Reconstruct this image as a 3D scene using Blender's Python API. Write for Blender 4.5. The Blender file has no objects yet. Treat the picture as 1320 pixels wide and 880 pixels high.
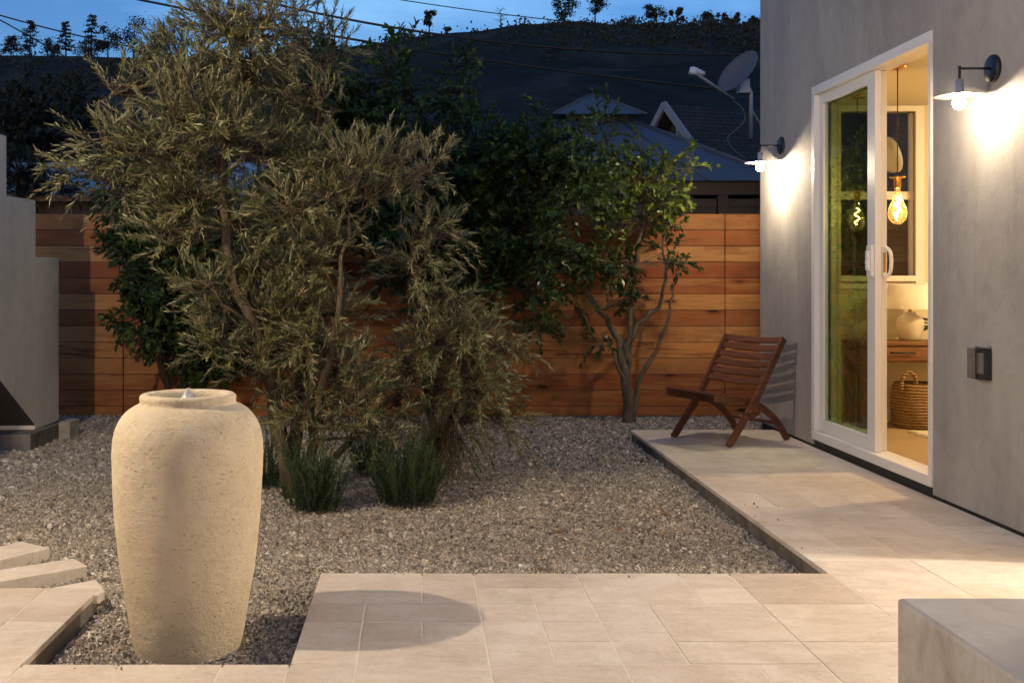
import bpy, math, random
import numpy as np
from mathutils import Vector, Matrix, noise as mnoise

R = math.radians
random.seed(7)
RNG = np.random.default_rng(11)
scene = bpy.context.scene
COL = scene.collection

# ------------------------------------------------------------------ camera
EYE, F, VX, VY = 1.26, 1400.0, 540.0, 357.0      # eye height, focal length and vanishing point of a 1320x880 frame
cam_d = bpy.data.cameras.new('camera')
cam = bpy.data.objects.new('camera', cam_d)
COL.objects.link(cam)
cam.location = (0, 0, EYE)
cam.rotation_euler = (R(90), 0, 0)
cam_d.sensor_width = 36
cam_d.lens = 36 * F / 1320
cam_d.shift_x = (660 - VX) / 1320
cam_d.shift_y = (VY - 440) / 1320
cam_d.clip_start = 0.05
cam_d.clip_end = 3000
scene.camera = cam

# ------------------------------------------------------------------ world, sun, exposure
SUN_EL, SUN_ROT = R(2), R(200)
world = bpy.data.worlds.new('World')
scene.world = world
world.use_nodes = True
wn, wl = world.node_tree.nodes, world.node_tree.links
wn.clear()
sky = wn.new('ShaderNodeTexSky')
sky.sky_type = 'NISHITA'
sky.sun_disc = False
sky.sun_elevation = SUN_EL
sky.sun_rotation = SUN_ROT
sky.altitude = 200
sky.dust_density = 0.6
sky.ozone_density = 3.0
tc = wn.new('ShaderNodeTexCoord')
mp = wn.new('ShaderNodeMapping')
mp.inputs['Scale'].default_value = (1.2, 1.2, 4.5)
mp.inputs['Location'].default_value = (-0.2, 0.4, 0.35)
cn = wn.new('ShaderNodeTexNoise')
cn.inputs['Scale'].default_value = 2.6
cn.inputs['Detail'].default_value = 7
cn.inputs['Roughness'].default_value = 0.55
cr = wn.new('ShaderNodeValToRGB')
cr.color_ramp.elements[0].position = 0.40
cr.color_ramp.elements[1].position = 0.66
cr.color_ramp.elements[0].color = (1, 1, 1, 1)
cr.color_ramp.elements[1].color = (2.5, 1.9, 1.42, 1)
mul = wn.new('ShaderNodeMix'); mul.data_type = 'RGBA'; mul.blend_type = 'MULTIPLY'; mul.inputs[0].default_value = 1
tint = wn.new('ShaderNodeMix'); tint.data_type = 'RGBA'; tint.blend_type = 'MULTIPLY'; tint.inputs[0].default_value = 1
tint.inputs[7].default_value = (0.55, 0.69, 0.97, 1)
bg = wn.new('ShaderNodeBackground')
bg.inputs['Strength'].default_value = 0.15
wo = wn.new('ShaderNodeOutputWorld')
wl.new(tc.outputs['Generated'], mp.inputs['Vector']); wl.new(mp.outputs[0], cn.inputs['Vector'])
wl.new(cn.outputs['Fac'], cr.inputs[0])
wl.new(sky.outputs[0], tint.inputs[6]); wl.new(tint.outputs[2], mul.inputs[6]); wl.new(cr.outputs[0], mul.inputs[7])
wl.new(mul.outputs[2], bg.inputs[0]); wl.new(bg.outputs[0], wo.inputs[0])

sun_d = bpy.data.lights.new('dusk_sun', 'SUN')
sun_d.energy = 0.02
sun_d.angle = R(30)
sun_d.color = (1.0, 0.93, 0.85)
sun = bpy.data.objects.new('dusk_sun', sun_d)
COL.objects.link(sun)
sun.rotation_euler = (R(88), 0, R(-20))

vs = scene.view_settings
vs.view_transform = 'Standard'
vs.look = 'None'
vs.gamma = 1
vs.use_curve_mapping = False
vs.exposure = 1.68
BULB = 170.0          # radiance of the outdoor bulbs
cy = scene.cycles
cy.use_denoising = True
cy.denoising_prefilter = 'ACCURATE'
cy.max_bounces = 8
cy.transparent_max_bounces = 24
cy.sample_clamp_indirect = 4
cy.caustics_reflective = False
cy.caustics_refractive = False
cy.use_light_tree = True

# ------------------------------------------------------------------ helpers
def P(x, y, Y):
    """world point seen at pixel (x, y) of the photograph at distance Y"""
    return Vector(((x - VX) / F * Y, Y, EYE - (y - VY) / F * Y))

def G(x, y, z=0.0):
    """ground point at pixel (x, y) for a surface at height z"""
    Y = F * (EYE - z) / (y - VY)
    return Vector(((x - VX) / F * Y, Y, z))

def tag(o, label=None, cat=None, group=None, kind=None):
    if label: o['label'] = label
    if cat: o['category'] = cat
    if group: o['group'] = group
    if kind: o['kind'] = kind
    return o

def empty(name, loc, label=None, cat=None, group=None, rz=0):
    o = bpy.data.objects.new(name, None)
    COL.objects.link(o)
    o.location = loc
    o.rotation_euler = (0, 0, rz)
    o.empty_display_size = 0.1
    return tag(o, label, cat, group)

def curve3(pts, n):
    P0 = [Vector(p) for p in pts]; P0 = [P0[0]] + P0 + [P0[-1]]; out = []
    for i in range(1, len(P0)-2):
        p0, p1, p2, p3 = P0[i-1:i+3]
        for k in range(n):
            t = k/n
            out.append(.5*((2*p1)+(p2-p0)*t+(2*p0-5*p1+4*p2-p3)*t*t+(-p0+3*p1-3*p2+p3)*t**3))
    return out + [P0[-1]]

class MB:
    def __init__(s): s.v, s.f, s.sm = [], [], []
    def add(s, vs, fs, smooth=False):
        b = len(s.v)
        s.v += [tuple(p) for p in vs]
        s.f += [tuple(i + b for i in f) for f in fs]
        s.sm += [smooth] * len(fs)
        return s
    def box(s, a, b, M=None):
        x0, y0, z0 = a; x1, y1, z1 = b
        vs = [(x0,y0,z0),(x1,y0,z0),(x1,y1,z0),(x0,y1,z0),(x0,y0,z1),(x1,y0,z1),(x1,y1,z1),(x0,y1,z1)]
        if M: vs = [M @ Vector(p) for p in vs]
        return s.add(vs, [(0,3,2,1),(4,5,6,7),(0,1,5,4),(1,2,6,5),(2,3,7,6),(3,0,4,7)])
    def prism(s, poly, axis, a, b):
        """poly: 2D points in the two other axes; extruded along axis from a to b"""
        def mk(p, t):
            if axis == 'x': return (t, p[0], p[1])
            if axis == 'y': return (p[0], t, p[1])
            return (p[0], p[1], t)
        n = len(poly)
        vs = [mk(p, a) for p in poly] + [mk(p, b) for p in poly]
        fs = [tuple(range(n))[::-1], tuple(range(n, 2*n))]
        fs += [(i, (i+1) % n, n+(i+1) % n, n+i) for i in range(n)]
        return s.add(vs, fs)
    def lathe(s, prof, c=(0,0,0), n=32, M=None, smooth=True, cap=True):
        vs, fs = [], []
        for r, z in prof:
            for k in range(n):
                a = 2*math.pi*k/n
                p = Vector((c[0]+r*math.cos(a), c[1]+r*math.sin(a), c[2]+z))
                vs.append(M @ p if M else p)
        for i in range(len(prof)-1):
            for k in range(n):
                fs.append((i*n+k, i*n+(k+1) % n, (i+1)*n+(k+1) % n, (i+1)*n+k))
        if cap:
            fs.append(tuple(range(n))[::-1]); fs.append(tuple(range((len(prof)-1)*n, len(prof)*n)))
        return s.add(vs, fs, smooth)
    def tube(s, pts, rad, n=8, smooth=True, cap=True):
        pts = [Vector(p) for p in pts]
        if not hasattr(rad, '__len__'): rad = [rad]*len(pts)
        vs, fs = [], []
        ref = None
        for i, p in enumerate(pts):
            d = (pts[min(i+1, len(pts)-1)] - pts[max(i-1, 0)])
            if d.length < 1e-9: d = Vector((0,0,1))
            d.normalize()
            if ref is None:
                ref = d.orthogonal().normalized()
            u = (ref - d*ref.dot(d))
            u = u.normalized() if u.length > 1e-6 else d.orthogonal().normalized()
            ref = u
            w = d.cross(u)
            for k in range(n):
                a = 2*math.pi*k/n
                vs.append(p + (u*math.cos(a) + w*math.sin(a))*rad[i])
        for i in range(len(pts)-1):
            for k in range(n):
                fs.append((i*n+k, i*n+(k+1) % n, (i+1)*n+(k+1) % n, (i+1)*n+k))
        if cap:
            fs.append(tuple(range(n))[::-1]); fs.append(tuple(range((len(pts)-1)*n, len(pts)*n)))
        return s.add(vs, fs, smooth)
    def bar(s, a, b, w, t, up=(0,0,1)):
        """rectangular bar from a to b, w wide (sideways), t thick"""
        a, b, up = Vector(a), Vector(b), Vector(up)
        d = (b-a).normalized()
        sd = d.cross(up).normalized(); n = sd.cross(d)
        vs = []
        for p in (a, b):
            for i, j in ((-1,-1),(1,-1),(1,1),(-1,1)):
                vs.append(p + sd*(i*w/2) + n*(j*t/2))
        return s.add(vs, [(0,3,2,1),(4,5,6,7),(0,1,5,4),(1,2,6,5),(2,3,7,6),(3,0,4,7)])
    def build(s, name, mat, parent=None, bevel=0, seg=2, origin=None):
        me = bpy.data.meshes.new(name)
        off = Vector(origin) if origin is not None else Vector((0,0,0))
        me.from_pydata([Vector(p)-off for p in s.v], [], s.f)
        me.polygons.foreach_set('use_smooth', s.sm)
        me.materials.append(mat)
        me.update()
        o = bpy.data.objects.new(name, me)
        COL.objects.link(o)
        o.location = off
        if parent: o.parent = parent
        if bevel:
            m = o.modifiers.new('bevel', 'BEVEL')
            m.width = bevel; m.segments = seg; m.limit_method = 'ANGLE'; m.angle_limit = R(40)
        return o

def np_mesh(name, V, T, mat, parent=None, smooth=False, k=3):
    me = bpy.data.meshes.new(name)
    V = np.asarray(V, dtype=np.float32); T = np.asarray(T, dtype=np.int32)
    me.vertices.add(len(V)); me.vertices.foreach_set('co', V.ravel())
    me.loops.add(T.size); me.loops.foreach_set('vertex_index', T.ravel())
    me.polygons.add(len(T))
    me.polygons.foreach_set('loop_start', np.arange(0, T.size, k, dtype=np.int32))
    me.polygons.foreach_set('use_smooth', np.full(len(T), smooth))
    me.materials.append(mat)
    me.update(calc_edges=True)
    o = bpy.data.objects.new(name, me)
    COL.objects.link(o)
    if parent: o.parent = parent
    return o

# ------------------------------------------------------------------ materials
class NT:
    def __init__(s, name):
        s.m = bpy.data.materials.new(name); s.m.use_nodes = True
        s.n, s.l = s.m.node_tree.nodes, s.m.node_tree.links
        s.b = s.n['Principled BSDF']; s.out = s.n['Material Output']
    def new(s, t, **kw):
        nd = s.n.new(t)
        for k, v in kw.items(): setattr(nd, k, v)
        return nd
    def link(s, a, b): s.l.new(a, b)
    def coord(s, scale=(1,1,1), rand=0.0, loc=(0,0,0)):
        t = s.new('ShaderNodeTexCoord'); m = s.new('ShaderNodeMapping')
        m.inputs['Scale'].default_value = scale; m.inputs['Location'].default_value = loc
        s.link(t.outputs['Object'], m.inputs['Vector'])
        if not rand: return m.outputs[0]
        g = s.new('ShaderNodeNewGeometry'); mm = s.new('ShaderNodeMath', operation='MULTIPLY'); mm.inputs[1].default_value = rand
        a = s.new('ShaderNodeVectorMath', operation='ADD')
        s.link(g.outputs['Random Per Island'], mm.inputs[0]); s.link(m.outputs[0], a.inputs[0]); s.link(mm.outputs[0], a.inputs[1])
        return a.outputs[0]
    def noise(s, vec, scale, detail=5, rough=0.55, dist=0.0):
        n = s.new('ShaderNodeTexNoise')
        n.inputs['Scale'].default_value = scale; n.inputs['Detail'].default_value = detail
        n.inputs['Roughness'].default_value = rough; n.inputs['Distortion'].default_value = dist
        s.link(vec, n.inputs['Vector']); return n.outputs['Fac']
    def voro(s, vec, scale, feature='F1', out='Distance', rnd=1.0):
        n = s.new('ShaderNodeTexVoronoi', feature=feature)
        n.inputs['Scale'].default_value = scale; n.inputs['Randomness'].default_value = rnd
        s.link(vec, n.inputs['Vector']); return n.outputs[out]
    def ramp(s, fac, stops, interp='LINEAR'):
        r = s.new('ShaderNodeValToRGB'); cr_ = r.color_ramp; cr_.interpolation = interp
        while len(cr_.elements) < len(stops): cr_.elements.new(0.5)
        for e, (p, c) in zip(cr_.elements, stops):
            e.position = p; e.color = (c, c, c, 1) if not hasattr(c, '__len__') else (*c[:3], 1)
        s.link(fac, r.inputs[0]); return r.outputs[0]
    def mix(s, a, b, fac, mode='MIX'):
        m = s.new('ShaderNodeMix', data_type='RGBA', blend_type=mode)
        for sock, v in ((m.inputs[0], fac), (m.inputs[6], a), (m.inputs[7], b)):
            if isinstance(v, bpy.types.NodeSocket): s.link(v, sock)
            elif hasattr(v, '__len__'): sock.default_value = (*v[:3], 1)
            else: sock.default_value = v
        return m.outputs[2]
    def math(s, op, a, b=None):
        m = s.new('ShaderNodeMath', operation=op)
        for i, v in enumerate((a, b)):
            if v is None: continue
            if isinstance(v, bpy.types.NodeSocket): s.link(v, m.inputs[i])
            else: m.inputs[i].default_value = v
        return m.outputs[0]
    def island(s): return s.new('ShaderNodeNewGeometry').outputs['Random Per Island']
    def bump(s, h, strength=0.3, dist=0.01, prev=None):
        b = s.new('ShaderNodeBump'); b.inputs['Strength'].default_value = strength; b.inputs['Distance'].default_value = dist
        s.link(h, b.inputs['Height'])
        if prev: s.link(prev, b.inputs['Normal'])
        return b.outputs[0]
    def done(s, col=None, rough=0.7, normal=None, metal=0.0, spec=None, **kw):
        i = s.b.inputs
        if col is not None:
            if isinstance(col, bpy.types.NodeSocket): s.link(col, i['Base Color'])
            else: i['Base Color'].default_value = (*col, 1)
        if isinstance(rough, bpy.types.NodeSocket): s.link(rough, i['Roughness'])
        else: i['Roughness'].default_value = rough
        if normal: s.link(normal, i['Normal'])
        i['Metallic'].default_value = metal
        if spec is not None: i['Specular IOR Level'].default_value = spec
        for k, v in kw.items(): i[k].default_value = v
        return s.m

def plain(name, col, rough=0.6, metal=0.0, var=0.15, scale=12, bump=0.1, **kw):
    t = NT(name); v = t.coord()
    n = t.noise(v, scale, 6)
    c = t.mix([x*(1-var) for x in col], [min(1, x*(1+var)) for x in col], n)
    return t.done(c, rough, t.bump(t.noise(v, scale*6, 4), bump, 0.004), metal, **kw)

def stucco(name, lo, hi, stain=None):
    t = NT(name); v = t.coord()
    vs_ = t.coord((1.0, 1.0, 0.35))
    n1 = t.noise(vs_, 1.7, 8, 0.62, 0.6)
    n2 = t.noise(v, 9, 8, 0.65, 0.4)
    c = t.mix(lo, hi, t.ramp(n1, [(0.3, 0), (0.72, 1)]))
    c = t.mix(c, t.mix(c, (0.78, 0.77, 0.77), 1, 'MULTIPLY'), t.ramp(n2, [(0.48, 0), (0.75, 0.7)]))
    streak = t.noise(t.coord((7, 7, 0.5)), 1.5, 6, 0.6)
    c = t.mix(c, t.mix(c, (0.82, 0.81, 0.8), 1, 'MULTIPLY'), t.ramp(streak, [(0.52, 0), (0.75, 0.7)]))
    if stain:
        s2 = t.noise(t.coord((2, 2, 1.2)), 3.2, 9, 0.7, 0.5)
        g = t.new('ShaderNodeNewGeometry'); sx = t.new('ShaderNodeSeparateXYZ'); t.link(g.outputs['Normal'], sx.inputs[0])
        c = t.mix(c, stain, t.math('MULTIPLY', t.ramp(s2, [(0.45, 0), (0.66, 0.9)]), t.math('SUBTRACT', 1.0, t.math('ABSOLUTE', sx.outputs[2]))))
    h = t.math('ADD', t.noise(v, 3.5, 7, 0.6), t.math('MULTIPLY', t.noise(v, 70, 6, 0.65), 0.4))
    return t.done(c, 0.82, t.bump(h, 0.4, 0.014), spec=0.25)

M = {}
M['house_stucco'] = stucco('house_stucco', (0.29, 0.275, 0.265), (0.45, 0.43, 0.41))
M['stair_stucco'] = stucco('stair_stucco', (0.46, 0.45, 0.44), (0.60, 0.59, 0.58))
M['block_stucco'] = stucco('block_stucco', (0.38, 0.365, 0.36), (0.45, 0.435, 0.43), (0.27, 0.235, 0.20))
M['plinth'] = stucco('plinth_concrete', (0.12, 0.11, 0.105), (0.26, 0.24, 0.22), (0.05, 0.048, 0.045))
M['inner_wall'] = plain('interior_paint', (0.66, 0.58, 0.43), 0.7, var=0.04, scale=4, bump=0.03)
M['ceiling'] = plain('ceiling_paint', (0.75, 0.70, 0.58), 0.8, var=0.03, scale=4, bump=0.03)
M['white_vinyl'] = plain('white_vinyl', (0.78, 0.76, 0.74), 0.35, var=0.03, scale=6, bump=0.02)
M['white_trim'] = plain('white_trim', (0.72, 0.72, 0.74), 0.5, var=0.06, scale=9, bump=0.05)
M['grey_trim'] = plain('grey_white_trim', (0.27, 0.28, 0.30), 0.6, var=0.12, scale=9, bump=0.05)  # toned well below the other white trim
M['dark_soffit'] = plain('dark_soffit', (0.07, 0.066, 0.062), 0.9, var=0.2, scale=6, bump=0.2)
M['black_metal'] = plain('black_metal', (0.035, 0.036, 0.04), 0.42, 0.6, bump=0.04)
M['black_plastic'] = plain('black_plastic', (0.018, 0.018, 0.02), 0.4, bump=0.03)
M['enamel'] = plain('white_enamel', (0.72, 0.70, 0.66), 0.3, var=0.05, bump=0.02)
M['shade_enamel'] = plain('lamp_shade_enamel', (0.10, 0.097, 0.09), 0.4, var=0.05, bump=0.02)
M['bowl_white'] = plain('bowl_white', (0.36, 0.35, 0.34), 0.5, var=0.05, bump=0.02)
M['brass'] = plain('brass', (0.55, 0.33, 0.12), 0.3, 1.0, bump=0.03)
M['grey_metal'] = plain('grey_metal', (0.33, 0.34, 0.36), 0.45, 0.4, var=0.2, bump=0.05)
M['dish_metal'] = plain('dish_metal', (0.12, 0.12, 0.125), 0.6, var=0.2, bump=0.05)
M['dark_gap'] = plain('dark_gap', (0.03, 0.028, 0.026), 0.9, bump=0.4)
M['cable'] = plain('cable_rubber', (0.012, 0.012, 0.013), 0.6, bump=0.05)
M['dark_wood'] = plain('dark_painted_wood', (0.07, 0.05, 0.038), 0.7, var=0.3, scale=7, bump=0.2)
M['ceramic'] = plain('lamp_ceramic', (0.62, 0.56, 0.46), 0.4, var=0.08, bump=0.1)
M['linen'] = plain('linen_shade', (0.82, 0.80, 0.74), 0.9, var=0.06, scale=40, bump=0.2)
M['rug'] = plain('cream_wool', (0.62, 0.55, 0.40), 0.95, var=0.15, scale=60, bump=0.6)

def m_wood(name, a, b, c2, scale=(1.4, 16, 16), rough=0.5, bumpk=0.25):
    t = NT(name); v = t.coord(scale, 37.0)
    n = t.noise(v, 1.6, 7, 0.6, 0.7)
    fine = t.noise(t.coord(tuple(x*4 for x in scale), 37.0), 1.5, 4)
    c = t.ramp(n, [(0.25, a), (0.5, b), (0.75, c2)])
    c = t.mix(c, (0.35, 0.33, 0.30), t.math('MULTIPLY', t.ramp(fine, [(0.5, 0), (0.75, 0.5)]), 1.0), 'MULTIPLY')
    k = t.ramp(t.island(), [(0.0, 0.72), (1.0, 1.25)])
    c = t.mix(c, k, 1, 'MULTIPLY')
    return t.done(c, rough, t.bump(fine, bumpk, 0.004), spec=0.35)
M['chair_wood'] = m_wood('chair_hardwood', (0.085, 0.029, 0.014), (0.145, 0.052, 0.024), (0.22, 0.088, 0.04), (3, 3, 30))
M['console_wood'] = m_wood('console_wood', (0.13, 0.055, 0.02), (0.22, 0.10, 0.04), (0.30, 0.15, 0.065), (2, 14, 14))

def m_fence():
    t = NT('redwood_boards')
    isl = t.island()
    v = t.coord((0.9, 1, 13), 61.0)
    grain = t.noise(v, 1.5, 8, 0.58, 1.1)
    fine = t.noise(t.coord((2.2, 1, 70), 61.0), 1.6, 5)
    base = t.ramp(isl, [(0.0, (0.50, 0.25, 0.085)), (0.16, (0.29, 0.085, 0.03)), (0.33, (0.38, 0.14, 0.045)), (0.5, (0.56, 0.31, 0.12)),
                        (0.64, (0.22, 0.065, 0.026)), (0.8, (0.44, 0.20, 0.065)), (1.0, (0.31, 0.095, 0.032))])
    alt = t.ramp(isl, [(0.0, (0.16, 0.05, 0.02)), (0.4, (0.42, 0.215, 0.08)), (0.7, (0.28, 0.10, 0.03)), (1.0, (0.45, 0.24, 0.09))])
    c = t.mix(base, alt, t.ramp(grain, [(0.52, 0), (0.60, 0.8)]))
    c = t.mix(c, (0.5, 0.42, 0.36), t.ramp(fine, [(0.45, 0), (0.78, 0.5)]), 'MULTIPLY')
    blot = t.noise(t.coord((1.2, 1, 2.4), 23.0), 1.7, 6, 0.65)
    c = t.mix(c, (0.42, 0.38, 0.36), t.ramp(blot, [(0.5, 0), (0.78, 0.85)]), 'MULTIPLY')
    c = t.mix(c, (1.0, 0.90, 0.80), 1.0, 'MULTIPLY')
    kv = t.coord((2.1, 1, 6.5), 19.0)
    kn = t.voro(kv, 0.85)
    c = t.mix(c, (0.03, 0.012, 0.006), t.ramp(kn, [(0.05, 1), (0.11, 0)]))
    c = t.mix(c, (0.55, 0.4, 0.3), t.ramp(kn, [(0.10, 0.7), (0.22, 0)]), 'MULTIPLY')
    return t.done(c, 0.62, t.bump(t.math('ADD', fine, grain), 0.22, 0.005), spec=0.3)
M['redwood'] = m_fence()

def m_tile():
    t = NT('travertine_paving'); isl = t.island()
    v = t.coord((1, 1, 1), 17.0)
    vs_ = t.coord((2.2, 9, 1), 29.0)
    n = t.noise(vs_, 1.5, 7, 0.6, 0.9); n2 = t.noise(v, 5, 8, 0.62, 0.3)
    base = t.ramp(isl, [(0, (0.62, 0.555, 0.495)), (0.3, (0.67, 0.61, 0.555)), (0.55, (0.64, 0.575, 0.515)), (0.72, (0.70, 0.645, 0.59)), (0.9, (0.63, 0.56, 0.50)), (1, (0.53, 0.455, 0.40))])
    c = t.mix(base, t.mix(base, (0.90, 0.865, 0.82), 1, 'MULTIPLY'), t.ramp(n, [(0.42, 0), (0.72, 1)]))
    c = t.mix(c, t.mix(c, (0.82, 0.79, 0.75), 1, 'MULTIPLY'), t.ramp(n2, [(0.45, 0), (0.74, 0.9)]))
    dirt = t.noise(t.coord((1, 1, 1)), 1.3, 9, 0.68, 0.4)
    c = t.mix(c, t.mix(c, (0.80, 0.76, 0.72), 1, 'MULTIPLY'), t.ramp(dirt, [(0.47, 0), (0.66, 0.8)]))
    pit = t.voro(t.coord((1, 1.6, 1)), 13)
    c = t.mix(c, (0.16, 0.11, 0.08), t.ramp(pit, [(0.018, 0.85), (0.04, 0)]))
    sp = t.noise(v, 55, 6, 0.7); vein = t.noise(t.coord((4, 22, 1), 29.0), 2.2, 8, 0.7, 1.4)
    c = t.mix(c, t.mix(c, (0.78, 0.74, 0.69), 1, 'MULTIPLY'), t.ramp(sp, [(0.52, 0), (0.72, 0.8)]))
    c = t.mix(c, t.mix(c, (0.80, 0.75, 0.69), 1, 'MULTIPLY'), t.ramp(vein, [(0.55, 0), (0.72, 0.8)]))
    h = t.math('ADD', t.noise(v, 30, 7, 0.7), t.math('MULTIPLY', n, 0.6))
    return t.done(c, t.ramp(n2, [(0.3, 0.5), (0.7, 0.72)]), t.bump(h, 0.35, 0.008), spec=0.35)
M['tile'] = m_tile()
M['grout'] = plain('pale_grout', (0.66, 0.61, 0.54), 0.9, var=0.2, scale=20, bump=0.4)
M['kerb'] = stucco('patio_edge_concrete', (0.13, 0.115, 0.10), (0.26, 0.23, 0.20), (0.06, 0.055, 0.05))

def m_stones():
    t = NT('crushed_stone')
    isl = t.island()
    c = t.ramp(isl, [(0, (0.15, 0.135, 0.12)), (0.2, (0.31, 0.275, 0.23)), (0.4, (0.47, 0.41, 0.335)), (0.55, (0.20, 0.185, 0.165)), (0.7, (0.56, 0.50, 0.415)), (0.86, (0.35, 0.325, 0.30)), (0.94, (0.66, 0.61, 0.53)), (1, (0.78, 0.75, 0.69))])
    n = t.noise(t.coord(), 110, 3)
    c = t.mix(c, t.mix(c, (0.6, 0.58, 0.56), 1, 'MULTIPLY'), t.ramp(n, [(0.4, 0), (0.7, 0.8)]))
    return t.done(c, 0.85, spec=0.25)
M['stones'] = m_stones()

def m_gravel():
    t = NT('gravel_bed'); v = t.coord()
    col = t.voro(v, 85, out='Color'); d = t.voro(v, 85)
    sep = t.new('ShaderNodeSeparateColor'); t.link(col, sep.inputs[0])
    c = t.ramp(sep.outputs[0], [(0, (0.06, 0.052, 0.043)), (0.35, (0.14, 0.12, 0.095)), (0.7, (0.22, 0.19, 0.15)), (0.95, (0.33, 0.29, 0.24))])
    return t.done(c, 0.9, t.bump(d, -0.9, 0.012), spec=0.2)
M['gravel'] = m_gravel()

def m_urn():
    t = NT('cast_stone'); v = t.coord()
    n = t.noise(v, 3.2, 8, 0.6, 0.4); n2 = t.noise(v, 14, 7, 0.65)
    c = t.ramp(n, [(0.3, (0.53, 0.445, 0.32)), (0.52, (0.60, 0.52, 0.395)), (0.75, (0.64, 0.565, 0.455))])
    c = t.mix(c, t.mix(c, (0.86, 0.83, 0.79), 1, 'MULTIPLY'), t.ramp(n2, [(0.45, 0), (0.75, 0.9)]))
    run = t.noise(t.coord((9, 9, 0.9)), 1.4, 6, 0.6, 0.3)
    c = t.mix(c, t.mix(c, (0.74, 0.66, 0.56), 1, 'MULTIPLY'), t.ramp(run, [(0.60, 0), (0.76, 0.3)]))
    pv = t.coord((1, 1, 1.9))
    wob = t.noise(v, 40, 3); a = t.new('ShaderNodeVectorMath', operation='ADD'); t.link(pv, a.inputs[0])
    sc = t.math('MULTIPLY', wob, 0.03); t.link(sc, a.inputs[1])
    p1 = t.voro(a.outputs[0], 48)
    pits = t.ramp(p1, [(0.12, 0), (0.34, 1)])
    mask = t.ramp(t.noise(v, 17, 4), [(0.46, 1), (0.64, 0)])
    pits = t.math('MAXIMUM', pits, mask)
    c = t.mix(t.mix(c, (0.88, 0.85, 0.81), 1, 'MULTIPLY'), c, pits)
    h = t.math('ADD', t.math('MULTIPLY', pits, 0.9), t.math('ADD', t.math('MULTIPLY', t.noise(v, 55, 6, 0.65), 0.9), t.math('MULTIPLY', t.noise(t.coord((1, 1, 2.2)), 14, 4), 0.8)))
    return t.done(c, 0.85, t.bump(h, 0.55, 0.012), spec=0.25)
M['urn'] = m_urn()

def m_leaf(name, stops, trans=0.35, rough=0.5, back=None, dead=None):
    t = NT(name); isl = t.island()
    c = t.ramp(isl, stops)
    if back:
        g = t.new('ShaderNodeNewGeometry')
        c = t.mix(c, back, t.math('MULTIPLY', g.outputs['Backfacing'], 0.7))
    n = t.noise(t.coord(), 1.6, 4)
    c = t.mix(c, t.mix(c, (0.62, 0.66, 0.6), 1, 'MULTIPLY'), t.ramp(n, [(0.4, 0), (0.65, 1)]))
    t.done(c, rough, spec=0.4)
    tr = t.new('ShaderNodeBsdfTranslucent'); t.link(c, tr.inputs[0])
    mx = t.new('ShaderNodeMixShader'); mx.inputs[0].default_value = trans
    t.link(t.b.outputs[0], mx.inputs[1]); t.link(tr.outputs[0], mx.inputs[2]); t.link(mx.outputs[0], t.out.inputs[0])
    return t.m
M['olive_leaf'] = m_leaf('olive_leaves', [(0, (0.05, 0.06, 0.016)), (0.25, (0.12, 0.128, 0.034)), (0.45, (0.21, 0.21, 0.08)), (0.62, (0.31, 0.29, 0.15)), (0.75, (0.09, 0.11, 0.028)), (0.9, (0.37, 0.345, 0.21)), (1, (0.25, 0.145, 0.06))], 0.18, 0.42, (0.27, 0.265, 0.18))
M['citrus_leaf'] = m_leaf('glossy_leaves', [(0, (0.024, 0.056, 0.017)), (0.4, (0.040, 0.088, 0.023)), (0.7, (0.058, 0.115, 0.028)), (0.92, (0.12, 0.155, 0.034)), (1, (0.17, 0.16, 0.04))], 0.25, 0.30, (0.06, 0.085, 0.03))
M['citrus_leaf_bright'] = m_leaf('lamplit_glossy_leaves', [(0, (0.075, 0.13, 0.022)), (0.4, (0.15, 0.22, 0.03)), (0.8, (0.24, 0.29, 0.04)), (1, (0.30, 0.30, 0.06))], 0.38, 0.30, (0.09, 0.12, 0.04))  # citrus leaf colour raised to stand in for the far lamp's light
M['rosemary'] = m_leaf('rosemary_needles', [(0, (0.03, 0.058, 0.02)), (0.5, (0.055, 0.10, 0.034)), (0.9, (0.085, 0.135, 0.048)), (1, (0.15, 0.16, 0.075))], 0.1, 0.55)
M['dry_twig'] = m_leaf('dry_twigs', [(0, (0.14, 0.09, 0.05)), (1, (0.26, 0.18, 0.11))], 0.1, 0.8)
M['far_leaf'] = m_leaf('far_foliage', [(0, (0.012, 0.018, 0.010)), (1, (0.03, 0.04, 0.022))], 0.05, 0.7)
M['yard_dark_leaf'] = m_leaf('dark_foliage', [(0, (0.02, 0.035, 0.014)), (1, (0.05, 0.07, 0.025))], 0.15, 0.5)

def m_bark(name, a, b):
    t = NT(name); n = t.noise(t.coord((8, 8, 1.6)), 2.4, 8, 0.65, 0.7)
    c = t.ramp(n, [(0.3, a), (0.7, b)])
    return t.done(c, 0.9, t.bump(n, 0.8, 0.02), spec=0.2)
M['olive_bark'] = m_bark('olive_bark', (0.05, 0.038, 0.026), (0.155, 0.12, 0.082))
M['citrus_bark'] = m_bark('grey_bark', (0.06, 0.047, 0.033), (0.20, 0.16, 0.115))
M['dark_bark'] = m_bark('dark_bark', (0.03, 0.024, 0.018), (0.08, 0.06, 0.045))

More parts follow.
